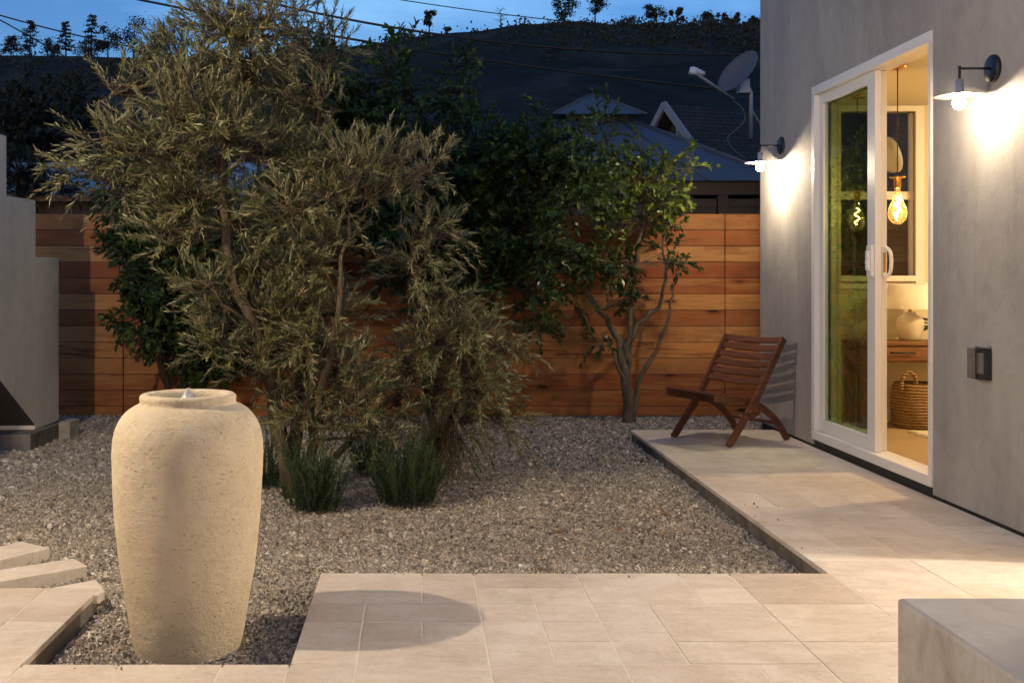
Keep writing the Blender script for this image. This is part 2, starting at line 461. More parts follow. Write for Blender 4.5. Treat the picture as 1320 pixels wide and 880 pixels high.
def m_hill():
    t = NT('hill_soil'); v = t.coord()
    n = t.noise(v, 0.02, 9, 0.6, 0.8); n2 = t.noise(t.coord((1, 0.35, 0.5)), 0.05, 8, 0.65, 0.6)
    c = t.ramp(n, [(0.35, (0.020, 0.032, 0.030)), (0.55, (0.036, 0.052, 0.048)), (0.75, (0.07, 0.09, 0.08))])
    c = t.mix(c, (0.14, 0.16, 0.14), t.ramp(n2, [(0.5, 0), (0.72, 0.7)])); c = t.mix(c, (0.018, 0.026, 0.018), t.ramp(t.noise(v, 0.06, 8, 0.7, 0.5), [(0.52, 0), (0.62, 0.8)]))
    return t.done(c, 0.95, t.bump(t.noise(v, 0.22, 9, 0.72), 1.0, 4.0), spec=0.1)
M['hill'] = m_hill()

def m_roof(name, a, b, seam=None, metal=0.0, rough=0.5):
    t = NT(name); v = t.coord()
    c = t.mix(a, b, t.noise(v, 3.0, 7, 0.6))
    return t.done(c, rough, t.bump(t.noise(v, 12, 5), 0.12, 0.01), metal)
M['gazebo_roof'] = m_roof('gazebo_sheet_metal', (0.075, 0.085, 0.10), (0.115, 0.125, 0.145), rough=0.5)
M['shed_roof'] = m_roof('shed_sheet_metal', (0.14, 0.15, 0.16), (0.22, 0.23, 0.25), rough=0.4)
def m_shingle():
    t = NT('shingles'); v = t.coord()
    br = t.new('ShaderNodeTexBrick'); br.inputs['Scale'].default_value = 1.0
    br.inputs['Brick Width'].default_value = 0.30; br.inputs['Row Height'].default_value = 0.11; br.inputs['Mortar Size'].default_value = 0.008
    br.inputs['Color1'].default_value = (0.045, 0.042, 0.042, 1); br.inputs['Color2'].default_value = (0.06, 0.056, 0.055, 1); br.inputs['Mortar'].default_value = (0.012, 0.012, 0.013, 1)
    uv = t.new('ShaderNodeUVMap'); t.link(uv.outputs[0], br.inputs['Vector'])
    c = t.mix(br.outputs['Color'], (0.6, 0.6, 0.6), t.ramp(t.noise(v, 4, 6), [(0.4, 0), (0.7, 0.8)]), 'MULTIPLY')
    return t.done(c, 0.9, t.bump(br.outputs['Fac'], -0.4, 0.01), spec=0.2)
M['shingle'] = m_shingle()

def m_glass(name, tint, refl=1.0):
    t = NT(name); t.n.remove(t.b)
    tr = t.new('ShaderNodeBsdfTransparent'); tr.inputs[0].default_value = (*tint, 1)
    gl = t.new('ShaderNodeBsdfGlossy'); gl.inputs['Roughness'].default_value = 0.015
    fr = t.new('ShaderNodeFresnel'); fr.inputs['IOR'].default_value = 1.5
    g = t.new('ShaderNodeNewGeometry'); k = t.math('MULTIPLY', t.math('MULTIPLY', fr.outputs[0], refl), t.math('SUBTRACT', 1.0, g.outputs['Backfacing']))
    mx = t.new('ShaderNodeMixShader'); t.link(k, mx.inputs[0]); t.link(tr.outputs[0], mx.inputs[1]); t.link(gl.outputs[0], mx.inputs[2])
    t.link(mx.outputs[0], t.out.inputs[0])
    return t.m
M['door_glass'] = m_glass('door_glass', (0.57, 0.69, 0.54), 2.4)
M['window_glass'] = m_glass('window_glass', (0.93, 0.95, 0.92))
def m_amber():
    t = NT('amber_bulb_glass'); t.n.remove(t.b)
    lw = t.new('ShaderNodeLayerWeight'); lw.inputs[0].default_value = .45
    tr = t.new('ShaderNodeBsdfTransparent'); t.link(t.ramp(lw.outputs['Facing'], [(0.0, (.97, .86, .62)), (.6, (.92, .68, .34)), (1.0, (.45, .20, .05))]), tr.inputs[0])
    gl = t.new('ShaderNodeBsdfGlossy'); gl.inputs['Roughness'].default_value = .03
    tl = t.new('ShaderNodeBsdfTranslucent'); tl.inputs[0].default_value = (.9, .6, .25, 1)
    m1 = t.new('ShaderNodeMixShader'); m1.inputs[0].default_value = .04; t.link(tr.outputs[0], m1.inputs[1]); t.link(tl.outputs[0], m1.inputs[2])
    m2 = t.new('ShaderNodeMixShader'); t.link(t.math('MULTIPLY', lw.outputs['Fresnel'], .6), m2.inputs[0]); t.link(m1.outputs[0], m2.inputs[1]); t.link(gl.outputs[0], m2.inputs[2])
    t.link(m2.outputs[0], t.out.inputs[0]); return t.m
M['bulb_glass'] = m_amber()
M['clear_cover'] = m_glass('clear_cover', (0.90, 0.90, 0.90), 2.5)

def m_emit(name, col, strength):
    t = NT(name); t.n.remove(t.b)
    e = t.new('ShaderNodeEmission'); e.inputs[0].default_value = (*col, 1); e.inputs[1].default_value = strength
    t.link(e.outputs[0], t.out.inputs[0]); return t.m
WARM = (1.0, 0.79, 0.54)
M['filament_dim'] = m_emit('lit_dim_filament', (1.0, 0.62, 0.24), 25)
M['fill_glow'] = m_emit('lit_fill_diffuser', (1.0, 0.72, 0.36), 125)
M['bulb'] = m_emit('lit_bulb', WARM, BULB)
M['filament'] = m_emit('lit_filament', (1.0, 0.62, 0.24), 420)
M['globe'] = m_emit('lit_globe', (1.0, 0.87, 0.70), 400)
M['strong_bulb'] = m_emit('lit_strong_bulb', WARM, BULB*16.2)
M['far_bulb'] = m_emit('lit_far_bulb', WARM, BULB*2.4)
M['fill_globe'] = m_emit('lit_fill_globe', (1.0, 0.86, 0.70), 34)
def m_water():
    t = NT('water')
    return t.done((0.75, 0.78, 0.8), 0.05, t.bump(t.noise(t.coord(), 30, 4), 0.3, 0.01), **{'Transmission Weight': 0.8, 'IOR': 1.33})
M['water'] = m_water()

M['foam'] = plain('bubbling_water', (0.75, 0.77, 0.78), 0.15, bump=0.3, **{'Transmission Weight': 0.35})
M['scrub_leaf'] = m_leaf('scrub_foliage', [(0, (0.016, 0.026, 0.020)), (1, (0.034, 0.048, 0.036))], 0.05, 0.8)
# ------------------------------------------------------------------ terrain and hills
def smooth(t): t = min(1, max(0, t)); return t*t*(3-2*t)
PROF = [(-400, 95), (-150, 80), (0, 71), (100, 72), (160, 74), (250, 78), (330, 74), (420, 66), (470, 58), (530, 47), (600, 41), (680, 31), (745, 27),
        (820, 34), (880, 40), (980, 43), (1150, 35), (1400, 50), (1800, 80)]
RY = 300.0
def ridge(X):
    px = VX + X/RY*F
    for (a, ya), (b, yb) in zip(PROF, PROF[1:]):
        if a <= px <= b:
            t = smooth((px-a)/(b-a)) ; y = ya*(1-t)+yb*t; break
    else: y = 95 if px < 0 else 80
    return EYE + (VY-y)/F*RY
def height(X, Y):
    if Y < 34: return -0.12
    zr = ridge(X * (RY/max(Y, 60)) if Y < RY else X)
    if Y <= RY:
        t = (Y-34)/(RY-34)
        base = zr * (t**1.05)
        nz = mnoise.fractal(Vector((X*0.012, Y*0.010, 3.1)), 0.9, 2.1, 6)
        nz2 = abs(mnoise.noise(Vector((X*0.02+5, Y*0.006, 1.0))))
        return -0.12 + base + (nz*9 - nz2*9 + 2) * math.sin(math.pi*min(1, t*1.0))**0.8 * 0.8
    return zr - (Y-RY)*0.22 - 0.12
xs = np.concatenate([np.linspace(-420, -120, 25), np.linspace(-116, 130, 110), np.linspace(136, 460, 25)])
ys = np.concatenate([np.array([-80, -20, 10, 33]), np.linspace(36, 296, 110), np.linspace(298, 304, 4), np.linspace(312, 480, 16)])
V = [(x, y, height(x, y)) for y in ys for x in xs]
nx = len(xs)
Q = [(j*nx+i, j*nx+i+1, (j+1)*nx+i+1, (j+1)*nx+i) for j in range(len(ys)-1) for i in range(nx-1)]
terrain = np_mesh('terrain', V, Q, M['hill'], smooth=True, k=4)
tag(terrain, 'dark scrubby hillside rising behind the yard to a ridge', 'hillside', kind='structure')

# ------------------------------------------------------------------ leaf machinery
NARROW = (np.array([(0,0,0),(.3,.5,.03),(.3,-.5,.03),(.7,.36,.02),(.7,-.36,.02),(1,0,-.06)]), np.array([(0,2,1),(1,2,4),(1,4,3),(3,4,5)]))
BROAD = (np.array([(0,0,0),(.33,.5,.06),(.33,0,-.04),(.33,-.5,.06),(.68,.40,.03),(.68,0,-.05),(.68,-.40,.03),(1,0,-.14)]),
         np.array([(0,2,1),(0,3,2),(1,2,5),(1,5,4),(2,3,6),(2,6,5),(4,5,7),(5,6,7)]))
def unit(a): return a / np.maximum(1e-9, np.linalg.norm(a, axis=-1, keepdims=True))
def perp(d, rng):
    r = rng.normal(size=d.shape)
    return unit(r - d*(r*d).sum(-1, keepdims=True))
def leaf_tris(pos, d, n, L, W, tmpl):
    T, Fc = tmpl
    s = unit(np.cross(n, d)); n = np.cross(d, s)
    v = pos[:,None,:] + T[None,:,0,None]*(L[:,None,None]*d[:,None,:]) + T[None,:,1,None]*(W[:,None,None]*s[:,None,:]) + T[None,:,2,None]*(L[:,None,None]*n[:,None,:])
    f = Fc[None] + (np.arange(len(pos))*len(T))[:,None,None]
    return v.reshape(-1,3), f.reshape(-1,3)
def prisms(a, m, b, ra, rb, rng):
    """three-sided twigs a -> m -> b"""
    d = unit(b-a+1e-6); u = perp(d, rng); w = np.cross(d, u)
    rings = []
    for p, r in ((a, ra), (m, (ra+rb)/2), (b, rb)):
        for k in range(3):
            an = 2*math.pi*k/3
            rings.append(p + (u*math.cos(an)+w*math.sin(an))*r)
    v = np.stack(rings, 1)
    t = []
    for i in (0, 3):
        for k in range(3):
            j = (k+1) % 3
            t += [(i+k, i+j, i+3+j), (i+k, i+3+j, i+3+k)]
    f = np.array(t)[None] + (np.arange(len(a))*9)[:,None,None]
    return v.reshape(-1,3), f.reshape(-1,3)
def sprigs(rng, org, d, slen, nl, LL, LW, droop, spread, tmpl, jitter=0.25):
    N = len(org)
    d = unit(d); sl = slen*rng.uniform(.6, 1.25, N)
    g = np.array([0, 0, -1.0])
    bend = perp(d, rng)*0.18
    t = np.linspace(.12, 1, nl)[None,:,None]
    ax = org[:,None,:] + sl[:,None,None]*(d[:,None,:]*t + bend[:,None,:]*t**2 + g*droop*t**2)
    tan = unit(d[:,None,:] + 2*bend[:,None,:]*t + 2*g*droop*t)
    u = perp(d, rng); w = np.cross(d, u)
    ph = (np.arange(nl)*2.4)[None,:,None] + rng.uniform(0, 6.28, (N,1,1)) + rng.normal(0, .3, (N,nl,1))
    rad = u[:,None,:]*np.cos(ph) + w[:,None,:]*np.sin(ph)
    a = spread*rng.uniform(.6, 1.25, (N,nl,1))*(1-.45*t)
    ld = unit(tan*np.cos(a) + rad*np.sin(a) + rng.normal(0, jitter*.4, (N,nl,3)))
    nn = unit(tan*1.0 - rad*.4 + np.array([0,0,.7]) + rng.normal(0, jitter, (N,nl,3)))
    L = LL*rng.uniform(.6, 1.2, N*nl); W = LW*rng.uniform(.7, 1.2, N*nl)
    lv, lf = leaf_tris(ax.reshape(-1,3), ld.reshape(-1,3), nn.reshape(-1,3), L, W, tmpl)
    tv, tf = prisms(org, ax[:,nl//2,:], ax[:,-1,:], 0.0022, 0.001, rng)
    return (lv, lf), (tv, tf)
def join(parts):
    V, T, b = [], [], 0
    for v, f in parts:
        V.append(v); T.append(f+b); b += len(v)
    return np.concatenate(V), np.concatenate(T)

def wander(a, b, n, amp, rng, sag=0.0):
    a, b = Vector(a), Vector(b); out = []
    ph = rng.uniform(0, 50)
    for i in range(n+1):
        t = i/n; p = a.lerp(b, t)
        k = math.sin(math.pi*t)*amp
        p = p + Vector((mnoise.noise((t*2.3, ph, 0)), mnoise.noise((t*2.3, ph, 9)), mnoise.noise((t*2.3, ph, 18))*.6))*k + Vector((0,0,-sag*math.sin(math.pi*t)))
        out.append(p)
    return out

def make_tree(name, label, cat, base, stems, clumps, leafmat, bark, tmpl, slen, nl, LL, LW, droop, spread, dens, rng, group=None, Yc=6.2, dspread=0.35, up=0.5, extra=None, trunk_r=0.05):
    """stems: list of polylines (with radii); clumps: (px, py, rx, ry, weight) seen at about Yc"""
    t = empty(name, base, label, cat, group)
    B = Vector(base)
    tb = MB()
    spts = []
    for pts, r0, r1 in stems:
        full = []
        for a, b in zip(pts, pts[1:]): full += wander(a, b, 4, 0.06, rng)[:-1]
        full.append(Vector(pts[-1]))
        n = len(full)
        rr = [r0 + (r1-r0)*(i/(n-1))**.8 for i in range(n)]
        rr = [r*(1+.12*mnoise.noise((i*.9, r0*90, 3))) for i, r in enumerate(rr)]
        tb.tube([p-B for p in full], rr, 10)
        spts += [(p, r) for p, r in zip(full, rr)]
    leaves, twigs = [], []
    for c in clumps:
        px, py, rx, ry = c[:4]; wt = c[4] if len(c) > 4 else 1; dy = c[5] if len(c) > 5 else 0
        Y = Yc + dy + rng.uniform(-.5, .5)*dspread
        ctr = P(px, py, Y); k = Y/F
        near, nr = min(spts, key=lambda q: (q[0]-ctr).length + (0.6*max(0, q[0].z-ctr.z)))
        path = wander(near, ctr, 5, 0.10, rng, 0.0)
        r0 = min(nr*.7, 0.014)
        tb.tube([p-B for p in path], [r0*(1-.75*i/5) for i in range(6)], 6)
        N = max(4, int(dens*wt*rx*ry*k*k*1000))
        q = unit(rng.normal(size=(N,3)))*(rng.uniform(0.05, 1, (N,1))**.45)
        org = np.array(ctr) + q*np.array([rx*k, dspread, ry*k])*.85
        out = q*np.array([1,1,1]) + np.array([0,0,up]) + rng.normal(0, .45, (N,3)) + np.array(unit(np.array(ctr-near)[None]))*0.35
        (lv, lf), tw = sprigs(rng, org, out, slen, nl, LL, LW, droop, spread, tmpl)
        leaves.append((lv-np.array(B), lf)); twigs.append((tw[0]-np.array(B), tw[1]))
        # branchlets from the clump's limb out to its sprigs
        st = np.array([list(path[int(i)]) for i in rng.integers(2, 6, N)])
        mid = (st+org)/2 + rng.normal(0, .03, (N,3))
        pv = prisms(st, mid, org, 0.0045, 0.0022, rng)
        twigs.append((pv[0]-np.array(B), pv[1]))
    tb.build('trunk', bark, t)
    v, f = join(leaves)
    np_mesh('crown', v, f, leafmat, t)
    v, f = join(twigs)
    np_mesh('twigs', v, f, bark, t)
    return t

# ------------------------------------------------------------------ paving
PZ = 0.08
TU = 0.2035
TX0, TY0 = -0.394, 4.3325
def inside_patio(x, y):
    if 1.63 < x < 2.75 and 4.33 <= y < 8.40: return True
    if -0.396 < x < 2.75 and 3.316 < y <= 4.3325: return True
    if -4.4 < x < -1.20 and 3.316 < y < 4.06: return True
    if -4.4 < x < 2.75 and -1.4 < y <= 3.316: return True
    return False
fixed = [(0,0,2,2),(2,0,1,2),(0,2,1,1),(0,3,1,2),(1,2,2,1),(1,3,1,1),(2,3,1,1),(1,4,2,3),(3,0,2,1),(3,1,1,1),(3,2,1,1),(3,3,1,2),(4,1,1,2),(4,3,1,1),
         (4,4,1,1),(3,5,2,2),(5,0,2,2),(5,2,1,2),(5,4,1,1),(6,2,2,2),(6,4,2,1),(5,5,2,2),(7,0,1,1),(0,5,1,2)]
ri = random.Random(5)
I0, I1, J0, J1 = -20, 16, -21, 29
occ = {}
def cell_ok(i, j): return inside_patio(TX0+(i+.5)*TU, TY0-(j+.5)*TU)
tiles = []
def try_place(i, j, w, h):
    cells = [(i+a, j+b) for a in range(w) for b in range(h)]
    if any(c in occ or not cell_ok(*c) for c in cells): return False
    for c in cells: occ[c] = 1
    tiles.append((i, j, w, h)); return True
for q in fixed: try_place(*q)
for j in range(J0, J1):
    for i in range(I0, I1):
        if (i, j) in occ or not cell_ok(i, j): continue
        opts = [(3,2),(2,2),(2,3),(2,1),(1,2),(3,2),(2,2)]
        ri.shuffle(opts)
        for o in opts + [(1,1)]:
            if try_place(i, j, *o): break
tm = MB()
for (i, j, w, h) in tiles:
    x0, x1 = TX0+i*TU, TX0+(i+w)*TU; y1, y0 = TY0-j*TU, TY0-(j+h)*TU
    x1 = min(x1, 2.748)
    if x1 > 2.6: x1 = 2.748
    if 1.5 < x0 < 1.66 and y1 > 4.34: x0 = 1.63
    g = 0.0026
    dz = ri.uniform(-.0008, .0008)
    tm.box((x0+g, y0+g, PZ-.022), (x1-g, y1-g, PZ+dz))
patio = tm.build('patio', M['tile'], bevel=0.0016, seg=1)
tag(patio, 'pale travertine patio paving in mixed rectangular sizes', 'patio', kind='structure')
gm = MB()
e = .006
for a, b in (((1.634+e, 4.33-.02), (2.749, 8.39)), ((-.39+e, 3.30), (2.749, 4.329)), ((-4.4, 3.28), (-1.205-e, 4.055)), ((-4.4, -.9), (2.749, 3.31-e))):
    pass
kb = MB()
kb.box((1.645, 4.325, -.1), (2.749, 8.385, PZ-.0225))
kb.box((-.382, 3.300, -.1), (2.749, 4.3245, PZ-.0225))
kb.box((-4.4, 3.300, -.1), (-1.213, 4.05, PZ-.0225))
kb.box((-4.4, -1.4, -.1), (2.749, 3.2995, PZ-.0225))
base_o = kb.build('patio_base', M['kerb']); tag(base_o, 'stained concrete base under the edge of the patio paving', 'patio base', kind='structure')
gb = MB()
gb.box((1.650, 4.30, PZ-.0224), (2.749, 8.38, PZ-.0014))
gb.box((-.377, 3.29, PZ-.0224), (2.749, 4.2995, PZ-.0014))
gb.box((-4.4, 3.29, PZ-.0224), (-1.218, 4.045, PZ-.0014))
gb.box((-4.4, -1.4, PZ-.0224), (2.749, 3.2895, PZ-.0014))
gr = gb.build('patio_grout', M['grout']); tag(gr, 'pale grout between the patio paving stones', 'grout', kind='structure')

# ------------------------------------------------------------------ gravel
def gz(x, y):
    return 0.012*mnoise.noise((x*1.3, y*1.3, 0)) + 0.006*mnoise.noise((x*4, y*4, 2))
gx = np.linspace(-5.0, 4.6, 130); gy = np.linspace(3.30, 9.95, 100)
V = [(x, y, gz(x, y)-0.006) for y in gy for x in gx]
n_ = len(gx)
Q = [(j*n_+i, j*n_+i+1, (j+1)*n_+i+1, (j+1)*n_+i) for j in range(len(gy)-1) for i in range(n_-1)]
gravel = np_mesh('gravel_bed', V, Q, M['gravel'], smooth=True, k=4)
tag(gravel, 'grey and tan gravel bed covering the yard', 'gravel', kind='structure')
def scatter(y0, y1, dens, size, rng, spill=False):
    area = []
    n = int((y1-y0)*8.5*dens)
    x = rng.uniform(-4.6, 3.4, n); y = rng.uniform(y0, y1, n)
    keep = (x > -.3857*y-.7) & (x < .60*y)
    keep &= ~((x > 1.625) & (x < 2.76) & (y < 8.41))
    keep &= ~((x > -.40) & (x < 2.76) & (y < 4.337))
    keep &= ~((x < -1.195) & (y < 4.07))
    keep &= ((x+.786)**2 + (y-3.70)**2) > .17**2
    keep &= (x < 2.75) | (y > 8.77)
    if spill:       # a few chips kicked up onto the paving along its edges
        a1 = np.abs(rng.normal(0, .05, 7)); a2 = np.abs(rng.normal(0, .06, 9)); a3 = np.abs(rng.normal(0, .04, 5))
        x = np.concatenate([rng.uniform(-.38, 1.6, 7), 1.635+a2, rng.uniform(-1.3, -.4, 5)]); y = np.concatenate([4.325-a1, rng.uniform(4.35, 8.3, 9), 3.305-a3])
        z = np.full(len(x), PZ+.003); n = len(x)
    else:
        x, y = x[keep], y[keep]; n = len(x)
        z = np.array([gz(a, b) for a, b in zip(x, y)])
    cube = np.array([(a, b, c) for a in (-1, 1) for b in (-1, 1) for c in (-1, 1)], float)
    fq = np.array([(0,1,3),(0,3,2),(4,6,7),(4,7,5),(0,4,5),(0,5,1),(2,3,7),(2,7,6),(0,2,6),(0,6,4),(1,5,7),(1,7,3)])
    sz = size*rng.lognormal(0, .38, (n,1,1))*np.stack([rng.uniform(.75,1.3,n), rng.uniform(.6,1.1,n), rng.uniform(.4,.8,n)], -1)[:,None,:]
    pv = cube[None]*rng.uniform(.45, 1.0, (n,8,3))*sz*.5
    # random rotation
    a = rng.normal(size=(n,4)); a = a/np.linalg.norm(a, axis=1, keepdims=True)
    w, i, j, k = a.T
    Rm = np.stack([1-2*(j*j+k*k), 2*(i*j-k*w), 2*(i*k+j*w), 2*(i*j+k*w), 1-2*(i*i+k*k), 2*(j*k-i*w), 2*(i*k-j*w), 2*(j*k+i*w), 1-2*(i*i+j*j)], -1).reshape(n,3,3)
    pv = np.einsum('nij,nkj->nki', Rm, pv)
    pv = pv + np.stack([x, y, z+rng.uniform(-.004, .006, n)], -1)[:,None,:]
    f = fq[None] + (np.arange(n)*8)[:,None,None]
    return pv.reshape(-1,3), f.reshape(-1,3)
v, f = join([scatter(3.31, 5.2, 17500, .0104, RNG), scatter(5.2, 7.2, 12000, .0122, RNG), scatter(7.2, 9.78, 5500, .017, RNG), scatter(4, 5, 10, .010, RNG, True)])
peb = np_mesh('gravel_stones', v, f, M['stones'])
tag(peb, 'loose crushed grey and tan gravel stones', 'gravel', kind='stuff')

# ------------------------------------------------------------------ redwood fence
FY = 9.80
fence = empty('wooden_fence', (0, FY, 0), 'horizontal redwood board fence across the back of the yard', 'fence')
seams = [-4.48, -2.665, -0.86, 0.945, 2.758, 4.57]
rf = random.Random(3)
for a, b in zip(seams, seams[1:]):
    m = MB(); z = 0.01
    for k in range(13):
        h = 0.1445 if k else 0.085
        off = rf.uniform(-.005, .005)
        m.box((a+.003+rf.uniform(0,.002), off-.011, z+.0020), (b-.003, off+.011, z+h-.0020))
        z += h
    m.build('fence_panel', M['redwood'], fence, bevel=0.002, seg=1)
for a in seams:
    m = MB(); m.box((a-.045, .014, -.1), (a+.045, .10, 1.80)); m.build('fence_post', M['dark_wood'], fence)

# ------------------------------------------------------------------ exterior staircase on the left
st = empty('outdoor_staircase', (-2.85, 8.6, 0), 'grey stucco staircase wall with a stepped top at the left edge', 'staircase')
poly = [(8.60, .125), (8.60, 1.41), (8.08, 1.405), (8.08, 1.83), (7.51, 1.82), (7.51, 2.235), (6.95, 2.23), (6.95, 2.64), (6.38, 2.63), (6.38, 3.04), (5.75, 3.03), (5.75, 1.52), (8.06, .166), (8.06, .125)]
m = MB(); m.prism([(y-8.6, z) for y, z in poly], 'x', 0, -1.25); m.build('stair_wall', M['stair_stucco'], st, bevel=.008)
m = MB(); m.bar((-.6235, -.54+.0, .163), (-.6235, -2.84, 1.516), 1.243, .008, (0, .5, .86)); m.build('soffit', M['dark_soffit'], st)  # thin dark slab added over the stair's sloping underside
m = MB(); m.box((-1.25, -.76, -.1), (.045, -.30, .124)); m.box((-1.25, -.2999, -.1), (.04, .02, .118)); m.build('plinth', M['plinth'], st, bevel=.006)
m = MB(); m.box((.042, -.14, -.1), (.13, .10, .13)); m.build('end_block', M['block_stucco'], st, bevel=.005)

# stepping stones
stone_rows = [([(-60, 716), (0, 703.7), (27.5, 697), (64.5, 705.5), (0, 721), (-60, 735)], 'short stepping stone farthest from the paving, behind the long one'),
              ([(-60, 743), (0, 733.7), (95, 719), (112.5, 728.7), (0, 748.7), (-60, 759)], 'long pointed stepping stone just behind the left paving')]
for pts, lab in stone_rows:
    m = MB(); z = .055
    g_ = [G(x, y, z) for x, y in pts]
    m.prism([(p.x, p.y) for p in g_][::-1], 'z', -.01, z)
    c = sum(g_, Vector())/len(g_)
    o = m.build('stepping_stone', M['tile'], bevel=.004, origin=(c.x, c.y, 0))
    tag(o, lab, 'stepping stone', 'stepping stones leading to the stairs')
m = MB()
pts = [(35, 762.5), (123.7, 746), (135, 761), (126, 766), (60, 770)]
g_ = [G(x, y, PZ) for x, y in pts]
m.prism([(p.x, p.y) for p in g_][::-1], 'z', .045, PZ-.001)
c = sum(g_, Vector())/len(g_)
o = m.build('stepping_stone', M['tile'], bevel=.003, origin=(c.x, c.y, 0))
tag(o, 'wedge of paving jutting out at the corner beside the urn', 'stepping stone', 'stepping stones leading to the stairs')

# ------------------------------------------------------------------ house on the right
WX = 2.75
house = empty('house', (WX, 6.0, 0), 'grey stucco house wall with open sliding door at the right', 'house')
def hb(name, boxes, mat, bevel=0, parent=house, **kw):
    m = MB()
    for a, b in boxes: m.box((a[0]-WX, a[1]-6, a[2]), (b[0]-WX, b[1]-6, b[2]))
    o = m.build(name, mat, None, bevel)
    o.parent = parent
    return o
DY0, DY1, DZ0, DZ1 = 5.81, 7.58, .135, 2.58
HT = 5.2
# outer walls (around the door and the back window)
hb('outer_wall', [((WX, -1, .097), (WX+.18, 2.9, HT)), ((WX, 4.5, .097), (WX+.18, DY0, HT)), ((WX, 2.9001, 2.45), (WX+.18, 4.4999, HT)), ((WX, DY1, .097), (WX+.18, 8.75, HT)), ((WX, DY0, DZ1), (WX+.18, DY1, HT)),
    ((WX+.1801, 8.64, 0), (3.30, 8.75, HT)), ((3.94, 8.64, 0), (6.8, 8.75, HT)), ((3.30, 8.64, 0), (3.94, 8.75, 1.25)), ((3.30, 8.64, 2.57), (3.94, 8.75, HT)),
    ((6.62, -1, 0), (6.8, 8.6399, HT)), ((WX+.1801, -1, 0), (6.6199, -.82, HT))], M['house_stucco'])
hb('wall_footing', [((WX+.012, -1, -.1), (WX+.17, 8.738, .0969))], M['dark_gap'])
hb('roof', [((WX-.02, -1.02, HT+.001), (6.82, 8.77, HT+.12))], M['grey_metal'])
hb('inner_wall', [((WX+.181, 2.2, .11), (WX+.20, 2.89, 2.62)), ((WX+.181, 4.51, .11), (WX+.20, DY0-.01, 2.62)), ((WX+.181, 2.89, 2.46), (WX+.20, 4.51, 2.62)), ((WX+.181, DY1+.01, .11), (WX+.20, 8.615, 2.62)), ((WX+.181, DY0-.01, DZ1+.01), (WX+.20, DY1+.01, 2.62)),
    ((WX+.2001, 8.615, .11), (3.28, 8.638, 2.62)), ((3.96, 8.615, .11), (6.6, 8.638, 2.62)), ((3.28, 8.615, .11), (3.96, 8.638, 1.235)), ((3.28, 8.615, 2.585), (3.96, 8.638, 2.62)),
    ((6.6, 2.2, .11), (6.618, 8.6149, 2.62)), ((WX+.2001, 4.86, .11), (6.5999, 4.98, 2.62)), ((WX+.2001, 2.18, .11), (6.6, 2.2, 2.62))], M['inner_wall'])  # middle box: unseen partition added to keep the globe's light out of the door room
hb('ceiling', [((WX+.181, 2.18, 2.6205), (6.618, 8.638, 2.70))], M['ceiling'])
hb('room_floor', [((WX+.171, 2.18, .02), (6.618, 8.638, .1095))], plain('timber_floor', (0.36, 0.26, 0.15), 0.45, var=0.2, scale=5))
hb('baseboard', [((3.0, 8.598, .111), (6.58, 8.614, .22))], M['white_vinyl'], .003)
hb('wall_rail', [((3.0, 8.600, 1.165), (6.58, 8.614, 1.215))], M['white_vinyl'], .003)
# back window of the room
win = hb('window', [((3.24, 8.59, 2.57), (4.0, 8.614, 2.615)), ((3.24, 8.59, 1.20), (3.31, 8.614, 2.57)), ((3.93, 8.59, 1.20), (4.0, 8.614, 2.57)), ((3.31, 8.575, 1.225), (3.93, 8.614, 1.27)),
    ((3.30, 8.645, 1.875), (3.94, 8.69, 1.94)), ((3.301, 8.65, 1.26), (3.325, 8.70, 2.565)), ((3.915, 8.65, 1.26), (3.939, 8.70, 2.565))], M['white_vinyl'], .003)
hb('pane', [((3.325, 8.672, 1.27), (3.915, 8.676, 1.875)), ((3.325, 8.672, 1.94), (3.915, 8.676, 2.565))], M['window_glass'], parent=win)
# sliding door
door = hb('sliding_door', [((WX-.012, DY0, DZ0+.061), (WX+.13, DY0+.035, DZ1-.061)), ((WX-.012, DY1-.055, DZ0+.061), (WX+.13, DY1, DZ1-.061)),
    ((WX-.012, DY0, DZ1-.06), (WX+.13, DY1, DZ1)), ((WX-.012, DY0, DZ0), (WX+.13, DY1, DZ0+.06))], M['white_vinyl'], .004)
hb('threshold', [((WX+.012, DY0-.001, .0975), (WX+.165, DY1+.001, DZ0-.0005))], M['dark_gap'])
zb, zt = DZ0+.062, DZ1-.062
hb('fixed_panel', [((WX+.022, 6.60, zb), (WX+.058, 6.715, zt)), ((WX+.022, 7.455, zb), (WX+.058, 7.523, zt)), ((WX+.022, 6.7155, zb), (WX+.058, 7.4545, zb+.085)), ((WX+.022, 6.7155, zt-.07), (WX+.058, 7.4545, zt))], M['white_vinyl'], .004, door)
hb('fixed_glass', [((WX+.038, 6.715, zb+.085), (WX+.042, 7.455, zt-.07))], M['door_glass'], 0, door)
hb('sliding_panel', [((WX+.072, 6.635, zb), (WX+.110, 6.72, zt)), ((WX+.072, 7.44, zb), (WX+.110, 7.52, zt)), ((WX+.072, 6.7205, zb), (WX+.110, 7.4395, zb+.085)), ((WX+.072, 6.7205, zt-.07), (WX+.110, 7.4395, zt))], M['white_vinyl'], .004, door)
hb('sliding_glass', [((WX+.089, 6.72, zb+.085), (WX+.093, 7.44, zt-.07))], M['window_glass'], 0, door)
m = MB()
m.box((WX+.004-WX, .615, 1.26), (.0215, .685, 1.455))
m.box((-.012, .635, 1.30), (.0041, .665, 1.42)); m.box((-.016, .64, 1.34), (-.0119, .66, 1.36))
m.build('outer_handle', M['white_vinyl'], door, .003)
m = MB()
m.tube(curve3([(.09, .63, 1.255), (.108, .59, 1.285), (.112, .580, 1.35), (.108, .59, 1.415), (.09, .63, 1.445)], 5), .011, 10)
m.box((.078, .628, 1.25), (.104, .6345, 1.45))
m.build('inner_handle', M['white_vinyl'], door, .003)
